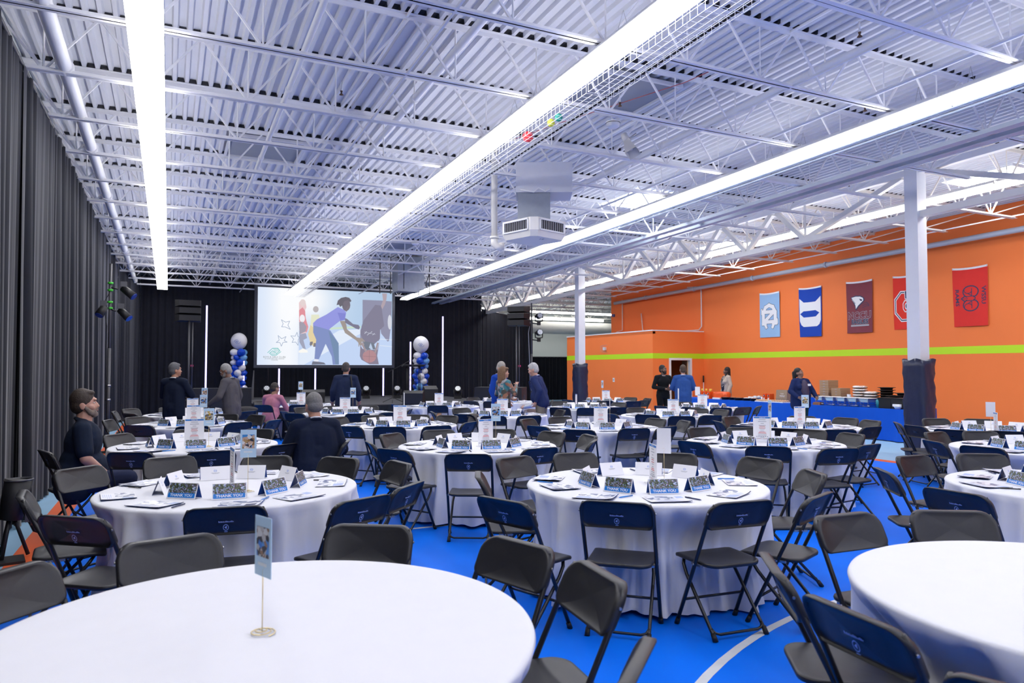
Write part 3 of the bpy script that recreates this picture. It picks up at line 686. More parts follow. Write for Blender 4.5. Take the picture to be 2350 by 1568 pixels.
def sub(px, Z, w_, h, label, psi=180):
    x, y = PZ(px, Z); t = thing('subwoofer', label, 'loudspeaker', (x, y, 0), heading(px, psi))
    MB().bbox((-w_/2, -.3, .03), (w_/2, .4, h)).build('cabinet', 'black', t)
    g_ = MB(); g_.bbox((-w_/2+.05, -.315, .08), (w_/2-.05, -.30, h-.06)); g_.build('grille', 'grille', t)
    r = MB()
    for a, b_ in (((-w_/2, -.318, h-.035), (w_/2, -.30, h)), ((-w_/2, -.318, .03), (-w_/2+.03, -.3, h)), ((w_/2-.03, -.318, .03), (w_/2, -.3, h))): r.bbox(a, b_)
    r.build('edge_trim', 'dark_grey', t)
    for xx in (-w_/2-.004, w_/2+.004):
        for zz in (.35, .75): MB().box((xx, .05, zz*h), (.012, .18, .10)).build('handle_recess', 'dark_void', t)
sub(512, 20.6, 1.55, 1.10, 'wide black double subwoofer behind the grey blazer, by the stage corner')
sub(1150, 21.7, 1.45, 1.10, 'wide black double subwoofer behind the patterned blouse group', 180+14)
def wedge(px, Z, w_, h, label, psi):
    x, y = PZ(px, Z); t = thing('floor_monitor', label, 'loudspeaker', (x, y, SZ), heading(px, psi))
    pr = [(-w_/2, -.2, 0), (-w_/2, .26, 0), (-w_/2, .26, h*.55), (-w_/2, .02, h), (-w_/2, -.2, h*.8)]
    MB().prism(pr, (w_, 0, 0)).build('cabinet', 'black', t)
    MB().prism([(-w_/2+.04, .265, h*.1), (-w_/2+.04, .265, h*.53), (-w_/2+.04, .04, h*1.0), (-w_/2+.04, .03, h*.98), (-w_/2+.04, .25, h*.5), (-w_/2+.04, .25, h*.1)], (w_-.08, 0, 0)).build('grille', 'grille', t)
    MB().box((-w_/2-.004, 0, h*.4), (.012, .1, .1)).build('handle', 'dark_grey', t)
wedge(720, 22.6, .70, .40, 'black floor monitor on the stage edge by the table menu card', 0)
wedge(950, 21.6, .60, .40, 'black floor monitor lying in front of the lectern', 10)
wedge(987, 22.6, .42, .52, 'taller black floor monitor standing beside the lectern monitor', -15)
# moving head stage lamps
def mover(x, y, z, rot, label, tilt=.6, floor=True):
    t = thing('moving_head_lamp', label, 'stage lamp', (x, y, z), rot)
    if floor: MB().bbox((-.13, -.11, 0), (.13, .11, .10)).build('base', 'black', t)
    else: MB().bbox((-.05, -.05, -.02), (.05, .05, .10)).build('clamp', 'black', t)
    y0 = MB()
    for sx in (-1, 1): y0.tube([(0, 0, .1), (sx*.13, 0, .13), (sx*.14, 0, .32)], .022, 6)
    y0.build('yoke', 'black', t)
    rm_ = Matrix.Rotation(-tilt, 3, 'X'); c = Vector((0, 0, .30))
    hd_ = MB(); hd_.tube([c + rm_ @ Vector((0, .14, 0)), c + rm_ @ Vector((0, .05, 0)), c + rm_ @ Vector((0, -.12, 0))], [.07, .11, .115], 12); hd_.build('lamp_head', 'black', t)
    ln = MB(); ln.tube([c + rm_ @ Vector((0, -.118, 0)), c + rm_ @ Vector((0, -.126, 0))], .095, 14); ln.build('lens', 'lens', t)
    le = MB()
    for q in range(7):
        a = q*PI/3; rr = 0 if q == 6 else .06; le.tube([c + rm_ @ Vector((rr*math.cos(a), -.127, rr*math.sin(a))), c + rm_ @ Vector((rr*math.cos(a), -.131, rr*math.sin(a)))], .022, 6)
    le.build('lens_cells', 'ink_white', t)
M['lens'] = mat('pale_lens', (.45, .48, .50), .2, metal=.2)
for px, Z, lb in ((443, 20.2, 'moving head lamp with pale lens beside the wide subwoofer and navy suit'), (613, 25.6, 'moving head lamp on the stage behind the pink-shirted person'), (841, 25.4, 'moving head lamp on the stage before the microphone stand'), (912, 25.6, 'moving head lamp on the stage behind the microphone stand foot'), (1051, 25.2, 'moving head lamp on the stage past the lectern, before the bare backdrop')):
    x, y = PZ(px, Z); mover(x, y, SZ if px > 500 else .55, heading(px, 0), lb)
    if px < 500: tag(MB().bbox((-.22, -.2, 0), (.22, .2, .55)).build('flight_case', 'black', None, (x, y, 0)), 'black flight case under the moving head lamp by the wide subwoofer', 'case')
# lighting poles
def pole_lights(px, Z, h, label, lamps):
    x, y = PZ(px, Z); t = thing('lighting_pole', label, 'lighting stand', (x, y, 0))
    MB().tube([(0, 0, 0), (0, 0, h*.55)], .035, 8).tube([(0, 0, h*.5), (0, 0, h)], .026, 8).build('pole', 'dark_grey', t)
    MB().lathe([(.20, 0), (.20, .015), (.04, .03)], 20).build('base_plate', 'black', t)
    for z in (1.02, 1.3): MB().tube([(0, 0, z), (0, 0, z+.04)], .045, 8).build('collar', 'steel', t)
    return x, y, t
x, y, t = pole_lights(250, 14.2, 3.75, 'tall black lighting pole with green clamps against the charcoal drapes', 2)
M['green_clamp'] = mat('bright_green_clamp', (.05, .55, .03), .5)
for z in (3.22, 3.36, 2.86, 2.98): MB().tube([(0, 0, z-.02), (0, 0, z+.02)], .05, 8).build('clamp', 'green_clamp', t)
for (dx, dy, z, a) in ((.22, -.05, 3.22, .8), (.18, -.05, 2.78, .5), (-.09, -.12, 2.82, -.6)):
    o = MB().tube([(0, 0, z+.06), (dx*.6, dy, z+.02)], .015, 6).build('arm', 'black', t)
    MB().tube([Vector((dx, dy, z+.05)), Vector((dx*1.9, dy-.08, z-.12))], [.07, .085], 10).build('par_can', 'black', t)
    MB().tube([Vector((dx*1.9, dy-.08, z-.12)), Vector((dx*1.95, dy-.085, z-.13))], .075, 10).build('lens', mat('blue_lens%d' % int(z*100), (.03, .06, .3), .2), t)
    MB().box((dx*1.1, dy-.1, z+.12), (.12, .012, .10)).build('barn_door', 'dark_grey', t)
MB().tube([(0, .04, 3.2), (-.12, .06, 2.95), (-.05, .05, 2.5), (-.05, .05, 1.3), (-.06, .05, .1)], .008, 5).build('cable', 'black', t)
x, y, t = pole_lights(1220, 24.9, 3.95, 'tall dark lighting pole carrying two moving heads before the wing drapes', 2)
for i, z in enumerate((3.20, 2.62)):
    mover(x+.26, y-.05, z, heading(1220, -20), ['upper moving head on the lighting pole by the grey end wall', 'lower moving head on the lighting pole by the grey end wall'][i], .15, False)
    MB().tube([(0, 0, z+.05), (.26, -.05, z+.02)], .02, 6).build('arm', 'black', t)
MB().tube([(-.05, 0, 3.3), (-.12, 0, 2.9), (-.1, 0, 2.4), (-.05, 0, 1.0)], .012, 5).build('cable', 'ink_grey', t)
# microphone stand
x, y = PZ(902, 22.3); t = thing('microphone_stand', 'black boom microphone stand at the stage front', 'microphone stand', (x, y, SZ))
MB().tube([(0, 0, .12), (0, 0, 1.02)], .011, 6).build('shaft', 'dark_grey', t)
MB().tube([(-.16, 0, .95), (.42, 0, 1.24)], .009, 6).build('boom', 'black', t)
MB().tube([(.42, 0, 1.24), (.50, 0, 1.285)], .014, 6).ell((.53, 0, 1.30), (.026, .026, .026), nu=10, nv=8).build('microphone', 'black', t)
for q in range(3): a = q*2*PI/3+.2; MB().tube([(0, 0, .16), (.36*math.cos(a), .36*math.sin(a), .012)], .009, 6).build('leg', 'black', t)
# lectern made of black truss tubes with a flat top
x, y = PZ(949, 23.6); t = thing('lectern', 'black truss lectern with flat top in front of the balloon column', 'lectern', (x, y, SZ), heading(949, 170))
MB().box((0, 0, 1.16), (.72, .42, .03), rot=Matrix.Rotation(.12, 3, 'X')).build('top', 'black', t)
for sx in (-.2, .2):
    for sy in (-.12, .12): MB().tube([(sx, sy, .02), (sx, sy, 1.13)], .014, 6).build('post', 'black', t)
xb = MB()
for sy in (-.12, .12):
    for q in range(3):
        z = .05+q*.36; xb.tube([(-.2, sy, z), (.2, sy, z+.36)], .006, 4); xb.tube([(.2, sy, z), (-.2, sy, z+.36)], .006, 4)
xb.build('bracing', 'black', t); MB().bbox((-.26, -.18, 0), (.26, .18, .02)).build('base', 'black', t)
MB().tube([(-.25, -.05, 1.18), (-.37, .0, 1.10), (-.42, 0, 1.02)], .006, 5).build('gooseneck', 'black', t)
x, y = PZ(580, 24.4); tag(MB().prism([(-.05, 0, 0), (.05, 0, 0), (.06, 0, 1.0), (.03, 0, 1.0)], (0, .03, 0)).build('leaning_panel', 'dark_grey', None, (x, y, SZ)), 'narrow grey leaning panel by the stage corner under the screen', 'panel')
# ------------------------------------------------------------------ ceiling equipment
t = thing('air_diffuser', 'white ceiling air diffuser with four louvred faces and sheet metal duct', 'air unit', (5.62, 10.85, 3.90), -.47); t.scale = (.76, .76, .76)
def ngon(n, r, z, a0=0): return [(r*math.cos(2*PI*k/n+a0), r*math.sin(2*PI*k/n+a0), z) for k in range(n)]
b = MB(); R1 = .60
def sq8(h, c, z): return [(x_*ca-y_*sa, x_*sa+y_*ca, z) for ca, sa in ((math.cos(PI/4), math.sin(PI/4)),) for x_, y_ in ((h, -h+c), (h, h-c), (h-c, h), (-h+c, h), (-h, h-c), (-h, -h+c), (-h+c, -h), (h-c, -h))]
HS = .56
A = sq8(HS, .12, .34); Bq = sq8(HS, .12, .06); Cq = sq8(HS*.90, .12, -.07)
b.add(A+Bq+Cq, [(k, (k+1) % 8, 8+(k+1) % 8, 8+k) for k in range(8)] + [(8+k, 8+(k+1) % 8, 16+(k+1) % 8, 16+k) for k in range(8)] + [tuple(range(16, 24)), tuple(range(8))])
b.build('body', 'warm_white', t)
for k in range(8):
    if k % 2: continue
    a = PI/4+k*PI/4; rr = HS+.004; ux_, uy_ = math.cos(a), math.sin(a); tx, ty = -uy_, ux_
    P3 = lambda s_, z, o=0: (ux_*(rr+o)+tx*s_, uy_*(rr+o)+ty*s_, z)
    lv = MB(); lv.poly([P3(-.36, .09), P3(.36, .09), P3(.36, .29), P3(-.36, .29)]); o = lv.build('louvre', 'dark_void', t)
    fr = MB()
    for s0, s1, z0, z1 in ((-.39, .39, .06, .09), (-.39, .39, .29, .32), (-.39, -.36, .06, .32), (.36, .39, .06, .32)): fr.add([P3(s0, z0, .0), P3(s1, z0, .0), P3(s1, z1, 0), P3(s0, z1, 0), P3(s0, z0, .02), P3(s1, z0, .02), P3(s1, z1, .02), P3(s0, z1, .02)], [(4, 5, 6, 7), (0, 1, 5, 4), (2, 3, 7, 6), (1, 2, 6, 5), (3, 0, 4, 7)])
    for q in range(10): s0 = -.32+q*.07; fr.add([P3(s0, .09, .002), P3(s0, .29, .002), P3(s0, .29, .016), P3(s0, .09, .016)], [(0, 1, 2, 3)])
    fr.build('louvre_frame', 'white', o)
n_ = MB(); put_text(n_, '15', .15, lambda a, c_: (a*.8+.1, c_-.30, -.073), 0); n_.build('stencilled_number', 'ink_navy', t, None, None).rotation_euler = (0, 0, .25)
MB().bbox((-.36, -.36, .34), (.36, .36, .95)).build('duct_neck', 'galv', t)
MB().bbox((-.40, -.40, .95), (.85, .45, 1.62)).build('duct_box', 'deck', t)
MB().tube([(-.3, -.42, 1.0), (0, -.44, .94), (.1, -.44, 1.03), (.25, -.44, .95), (.35, -.44, 1.02)], .018, 6).build('flex_conduit', 'joist', t)
t = thing('duct_unit', 'galvanised square air unit hung on black rods over the stage front', 'air unit', (7.1, 22.5, 4.15), .05); t.scale = (.72, .72, .85)
MB().bbox((-.45, -.4, .1), (.5, .4, 1.35)).build('cabinet', 'galv', t); MB().bbox((-.75, -.4, .0), (.3, .3, .1)).build('drain_pan', 'galv', t); MB().bbox((-.75, -.38, .1), (-.48, .38, 1.1)).build('side_box', 'galv', t)
for sx in (-1.3, -.8, -.42, .56, 1.1): MB().tube([(sx, .45, -.05), (sx, .45, 1.4)], .022, 4).build('hanger_rod', 'black', t)
MB().tube([(1.1, .4, .9), (.9, .4, .4), (1.05, .4, .1)], .02, 5).build('cable', 'black', t)
t = thing('horn_speaker', 'small white horn loudspeaker hung between the second and third light rows', 'loudspeaker', (5.93, 8.45, 4.86), (1.1, .2, .6))
MB().add([(-.11, -.14, .09), (.11, -.14, .09), (.11, -.14, -.09), (-.11, -.14, -.09), (-.04, .1, .04), (.04, .1, .04), (.04, .1, -.04), (-.04, .1, -.04)], [(0, 1, 5, 4), (1, 2, 6, 5), (2, 3, 7, 6), (3, 0, 4, 7), (4, 5, 6, 7)]).build('horn', 'warm_white', t)
MB().tube([(0, .1, 0), (0, .22, 0)], .05, 10).build('driver', 'warm_white', t); MB().ell((0, -.02, 0), (.035, .06, .035), nu=10, nv=8).build('phase_plug', 'warm_white', t); MB().tube([(0, .12, .05), (.05, .16, .16)], .01, 5).build('bracket', 'steel', t)
def smoke(x, y, z, label):
    t = thing('smoke_detector', label, 'detector', (x, y, z))
    MB().lathe([(0, 0), (.06, .0), (.08, .02), (.09, .06), (.0, .065)], 18).build('sensor_head', 'white', t)
    MB().lathe([(.1, .065), (.1, .08), (0, .082)], 18).build('base_ring', 'white', t); MB().bbox((-.03, -.03, .08), (.03, .03, zt(y)-z)).build('drop_rod', 'white', t) if False else MB().tube([(0, 0, .08), (0, 0, zb(y)+.02-z)], .012, 6).build('drop_rod', 'white', t)
smoke(5.25, 7.85, 4.84, 'round white smoke detector near the horn speaker'); smoke(5.35, 16.6, 4.66, 'round white smoke detector beyond the second light row, over the lectern side')
t = thing('drop_pipe', 'white pipe dropping from the joists and ending in an elbow by the air diffuser', 'pipe', (5.1, 11.35, 0))
MB().tube([(0, 0, 3.92), (0, 0, zt(11.35))], .055, 12).build('riser', 'warm_white', t); MB().tube([(0, 0, 3.95), (0, 0, 3.85), (.04, -.02, 3.79), (.12, -.04, 3.77)], .062, 12).build('elbow', 'warm_white', t); MB().tube([(0, 0, 3.93), (0, 0, 3.97)], .08, 12).build('flange', 'warm_white', t); MB().tube([(.12, -.04, 3.74), (.12, -.04, 3.86)], .05, 10).build('outlet', 'warm_white', t)
for i, (x, y) in enumerate(((6.9, 5.4), (5.6, 8.2), (2.0, 9.4), (8.9, 6.9))):
    t = thing('sprinkler_head', 'small bronze sprinkler head under the joists, %s from the photographer' % ORD[i+1], 'sprinkler', (x, y, zb(y)+.42))
    MB().tube([(0, 0, 0), (0, 0, .12)], .012, 6).build('pipe_nipple', 'white', t); MB().lathe([(.0, -.06), (.03, -.055), (.01, -.03), (.018, 0)], 10).build('deflector', mat('bronze%d' % i, (.12, .07, .05), .4, metal=.7), t)
# conduits, alarms and boxes on the orange walls
for i, pts in enumerate(([(18.02, 26.3, 4.7), (18.02, 26.3, 3.35), (18.02, 26.75, 3.3), (18.02, 26.75, 3.05)], [(18.02, 21.9, 4.8), (18.02, 21.2, 4.75), (18.02, 21.1, 4.6), (18.02, 21.1, 3.25), (18.02, 21.25, 3.12), (18.02, 24.5, 3.12), (18.02, 24.8, 3.3), (18.02, 24.9, 4.0)])):
    tag(MB().tube(pts, .022, 6).build('wall_conduit', 'white'), ['white conduit dropping straight down the upper orange wall to the corner room', 'white looped conduit framing the upper orange wall over the corner room'][i], 'conduit')
tag(MB().bbox((18.04, 27.0, 4.0), (18.1, 27.15, 4.12)).build('junction_box', mat('blue_box', (.08, .12, .4), .5)), 'small blue box on the upper orange wall over the corner room', 'box')
t = thing('alarm_strobe', 'white alarm strobe in a wire cage on the corner room above the green stripe', 'alarm', (15.75, 24.2, 2.45))
MB().bbox((-.07, -.08, -.05), (0, .08, .07)).build('strobe', 'white', t); cg = MB()
for q in range(5): cg.tube([(0, -.16+q*.08, -.14), (-.12, -.16+q*.08, -.1), (-.12, -.16+q*.08, .12), (0, -.16+q*.08, .16)], .004, 4)
cg.build('wire_cage', 'ink_grey', t)
t = thing('wall_outlet', 'white socket plate low on the orange corner room near the far column', 'socket', (15.75, 23.6, 1.22)); MB().bbox((-.012, -.06, -.08), (0, .06, .08)).build('plate', 'white', t); MB().bbox((-.018, -.03, -.03), (-.01, .03, .03)).build('socket_face', 'ink_grey', t)
t = thing('mop_handle', 'black and white pole leaning in the corner by the door', 'pole', (17.95, 20.95, 0)); MB().tube([(0, 0, 0), (.05, .05, 1.15)], .018, 6).build('stick', 'white', t); MB().tube([(.05, .05, 1.15), (.06, .06, 1.4)], .03, 6).build('grip', 'black', t)
t = thing('door_cart', 'grey cleaning cart standing just inside the open door', 'cart', (16.75, 21.9, 0)); MB().bbox((-.25, -.2, .1), (.35, .3, .5)).build('lower_bin', 'dark_grey', t); MB().bbox((-.25, -.2, .55), (.35, .3, .8)).build('upper_bin', 'dark_grey', t); MB().bbox((-.2, -.21, .86), (-.02, -.05, 1.05)).build('paper_box', 'card', t); MB().tube([(-.25, 0, .1), (-.25, 0, 1.0), (.35, 0, 1.0), (.35, 0, .1)], .015, 6).build('handle_frame', 'steel', t)
# ------------------------------------------------------------------ flags
def wav(u, v, ph): return .012*math.sin(u*7+ph) + .018*math.sin(v*2.3+u*3+ph*2)*(v/1.5)
def flag(yc, ztop, wd, ht, m, label, ph):
    """hangs flat on the orange wall; u runs towards the camera end (image right), v downwards"""
    t = thing('wall_flag', label, 'flag', (XW-.035, yc, ztop)); n1, n2 = 12, 20
    def at(u, v, o=0): # u in -.5..5
        sag = -.05*(1-(2*u)**2)*(1-v/ht)*.6
        return (-wav(u*wd, v, ph)-o-.008, -u*wd*(1-.03*v/ht), -v+sag)
    vs = [at(i/n1-.5, ht*j/n2) for j in range(n2+1) for i in range(n1+1)]
    MB().add(vs, [(j*(n1+1)+i, (j+1)*(n1+1)+i, (j+1)*(n1+1)+i+1, j*(n1+1)+i+1) for j in range(n2) for i in range(n1)], 0, True).build('cloth', m, t)
    hv = [at(i/n1-.5, -.045+.05*j, .003) for j in range(2) for i in range(n1+1)]
    MB().add(hv, [(i, n1+1+i, n1+2+i, i+1) for i in range(n1)], 0, True).build('header_tape', 'ink_white', t)
    for u in (-.485, .485):
        MB().tube([at(u, -.02, .004), at(u, -.02, .012)], .012, 8).build('grommet', 'steel', t)
    return t, at
class Em:
    def __init__(s, t, at, mats, wd): s.t, s.at, s.mats, s.m, s.wd = t, at, mats, MB(), wd
    def pts(s, P, lay): return [s.at(u/s.wd, v, .006+.003*lay) for u, v in P]
    def poly(s, P, mi, lay=0):
        Q = []
        for a, b_ in zip(P, P[1:]+P[:1]):
            n = max(1, int(math.hypot(a[0]-b_[0], a[1]-b_[1])/.08)); Q += [(a[0]+(b_[0]-a[0])*k/n, a[1]+(b_[1]-a[1])*k/n) for k in range(n)]
        T = [tuple(Q[i] for i in q) for q in tessellate_polygon([[Vector((a, b_, 0)) for a, b_ in Q]])]; out = []
        while T:
            t3 = T.pop(); e = [(math.hypot(t3[i][0]-t3[(i+1) % 3][0], t3[i][1]-t3[(i+1) % 3][1]), i) for i in range(3)]; L, i = max(e)
            if L < .10: out.append(t3); continue
            p, q, r = t3[i], t3[(i+1) % 3], t3[(i+2) % 3]; mid = ((p[0]+q[0])/2, (p[1]+q[1])/2); T += [(p, mid, r), (mid, q, r)]
        for t3 in out: s.m.poly(s.pts(t3, lay), mi)
    def line(s, P, w_, mi, lay=0):
        for a, b_ in zip(P[:-1], P[1:]):
            dx, dy = b_[0]-a[0], b_[1]-a[1]; L = math.hypot(dx, dy) or 1; nx, ny = -dy/L*w_/2, dx/L*w_/2; ex, ey = dx/L*w_*.35, dy/L*w_*.35
            s.poly([(a[0]-nx-ex, a[1]-ny-ey), (b_[0]-nx+ex, b_[1]-ny+ey), (b_[0]+nx+ex, b_[1]+ny+ey), (a[0]+nx-ex, a[1]+ny-ey)], mi, lay)
    def text(s, tx, size, u0, v0, rot, mi, lay=0, sx=1, bold=1):
        c, n = math.cos(R_(rot)), math.sin(R_(rot)); put_text(s.m, tx, size, lambda a, b_: s.at((u0 + a*sx*c + b_*n)/s.wd, v0 + a*sx*n - b_*c, .006+.003*lay), mi, bold=bold)
    def done(s, nm='emblem'): s.m.build(nm, s.mats, s.t)
M['fl1'] = mat('sky_blue_flag', (.32, .52, .78), .8, noise=(8, .04)); M['fl2'] = mat('royal_blue_flag', (.003, .055, .42), .8); M['fl3'] = mat('maroon_flag', (.22, .042, .06), .8, noise=(8, .06)); M['fl4'] = mat('red_flag', (.80, .035, .018), .8, noise=(8, .04)); M['fl5'] = mat('scarlet_flag', (.76, .030, .022), .8, noise=(8, .05))
WD, HT = .88, 1.46
t, at = flag(17.76, 4.17, WD, HT, 'fl1', 'sky blue flag with white interlocked letters, hung sideways nearest the corner room', .3)
E = Em(t, at, ['ink_white', 'ink_navy'], WD)
def nc(mi, gw, lay):
    # C lying open side down, N lying on its side over it
    E.line([(-.27, .98), (-.27, .62), (-.17, .44), (.0, .37), (.17, .44), (.27, .62), (.27, .98)], .13+gw, mi, lay)
    E.line([(-.30, 1.0), (-.16, 1.0)], .11+gw, mi, lay); E.line([(.16, 1.0), (.30, 1.0)], .11+gw, mi, lay)
    E.line([(-.30, .60), (.24, .60)], .12+gw, mi, lay); E.line([(.20, .62), (-.22, .92)], .12+gw, mi, lay); E.line([(-.24, .94), (.33, .94)], .12+gw, mi, lay)
    E.line([(-.24, .95), (-.14, 1.13)], .10+gw, mi, lay); E.line([(.24, .95), (.14, 1.13)], .10+gw, mi, lay)
    E.line([(-.34, .5), (-.34, .68)], .05+gw, mi, lay); E.line([(.34, .86), (.34, 1.02)], .05+gw, mi, lay)
nc(1, .025, 0); nc(0, 0, 1); E.done()
t, at = flag(16.09, 4.18, WD, 1.52, 'fl2', 'royal blue flag with a big white sideways letter, second from the corner room', 1.1)
E = Em(t, at, ['ink_white', 'fl2'], WD)
E.poly([(-.41, .30), (-.24, .42), (.22, .42), (.41, .27), (.41, 1.02), (.36, 1.14), (.27, 1.20), (-.27, 1.20), (-.36, 1.14), (-.41, 1.02)], 0)
E.poly([(-.39, .79), (-.25, .70), (.22, .69), (.36, .78), (.23, .89), (-.25, .90)], 1, 1); E.done()
t, at = flag(14.32, 4.18, WD, 1.48, 'fl3', 'maroon flag with a white bird head and block lettering, third from the corner room', 2.0)
E = Em(t, at, ['ink_white', 'ink_grey', 'ink_navy', 'fl3'], WD)
E.poly([(-.28, .42), (-.12, .37), (.06, .38), (.17, .45), (.19, .53), (.10, .62), (.0, .70), (-.10, .82), (-.13, .70), (-.20, .56)], 2)
E.poly([(-.25, .43), (-.10, .40), (.05, .41), (.14, .46), (.15, .53), (.07, .60), (-.02, .67), (-.10, .77), (-.11, .67), (-.17, .54)], 0, 1)
E.poly([(.02, .47), (.12, .50), (.10, .55), (.05, .53)], 2, 2); E.line([(-.22, .49), (-.12, .60)], .03, 1, 2)
for q in range(3): E.line([(.12, .62+q*.06), (.26, .60+q*.05), (.33, .68+q*.02)], .012, 2)
E.text('NCCU', .29, .0, .98, 0, 1, 0, .95, 3.4); E.text('NCCU', .29, .0, .98, 0, 3, 1, .95, 1.4); E.text('EAGLES', .175, .02, 1.16, 0, 1, 0, .98, 3.4); E.text('EAGLES', .175, .02, 1.16, 0, 2, 1, .98, 1.4); E.poly([(-.29, 1.24), (.33, 1.24), (.33, 1.29), (-.29, 1.29)], 1); E.done()
t, at = flag(12.82, 4.17, .84, 1.44, 'fl4', 'red flag with an outlined block letter, half hidden behind the white column', .9)
E = Em(t, at, ['ink_white', 'ink_navy', 'fl4'], .84)
def octo(r, mi, lay, rx=1, cy=.80):
    k = .42; E.poly([(-r*rx, cy-r*k*1.25), (-r*rx*k*1.2, cy-r*1.12), (r*rx*k*1.2, cy-r*1.12), (r*rx, cy-r*k*1.25), (r*rx, cy+r*k*1.25), (r*rx*k*1.2, cy+r*1.12), (-r*rx*k*1.2, cy+r*1.12), (-r*rx, cy+r*k*1.25)], mi, lay)
octo(.385, 0, 0); octo(.36, 1, 1); octo(.335, 0, 2); octo(.315, 2, 3); octo(.15, 0, 4, .78); octo(.125, 2, 5, .76); octo(.075, 0, 6, .66); octo(.05, 1, 7, .55)
for P, w_, mi, lay in (([(-.01, .42), (.0, .58)], .09, 0, 6), ([(.0, .58), (.16, .42)], .09, 0, 6), ([(-.01, .40), (.0, .57)], .05, 1, 7), ([(.0, .57), (.16, .40)], .05, 1, 7)): E.line(P, w_, mi, lay)
E.done()
t, at = flag(11.13, 4.18, WD, 1.46, 'fl5', 'scarlet flag with navy line emblem and sideways lettering, farthest from the corner room', 1.7)
E = Em(t, at, ['ink_navy'], WD)
def curl(cx, cy, rx, ry, a0, a1, w_=.028, n=16): E.line([(cx+rx*math.cos(R_(a0+(a1-a0)*k/n)), cy+ry*math.sin(R_(a0+(a1-a0)*k/n))) for k in range(n+1)], w_, 0)
curl(.02, .58, .19, .15, 120, 425); curl(.02, .92, .19, .15, -65, 240); curl(-.04, .53, .10, .09, 20, 200, .018); curl(-.04, .97, .10, .09, 160, 340, .018)
E.line([(-.12, .68), (-.22, .75), (-.12, .83)], .028, 0); E.line([(-.10, .70), (.10, .69), (.14, .75), (.10, .81), (-.10, .80)], .018, 0); E.line([(-.05, .62), (.05, .68), (.05, .50)], .018, 0); E.line([(-.05, .88), (.05, .82), (.05, 1.0)], .018, 0); E.line([(-.16, .75), (-.05, .75)], .012, 0)
E.text('WSSU', .15, .335, .70, 90, 0, 0, 1.12); E.text('RAMS', .14, -.33, .72, 90, 0, 0, 1.25); E.done()
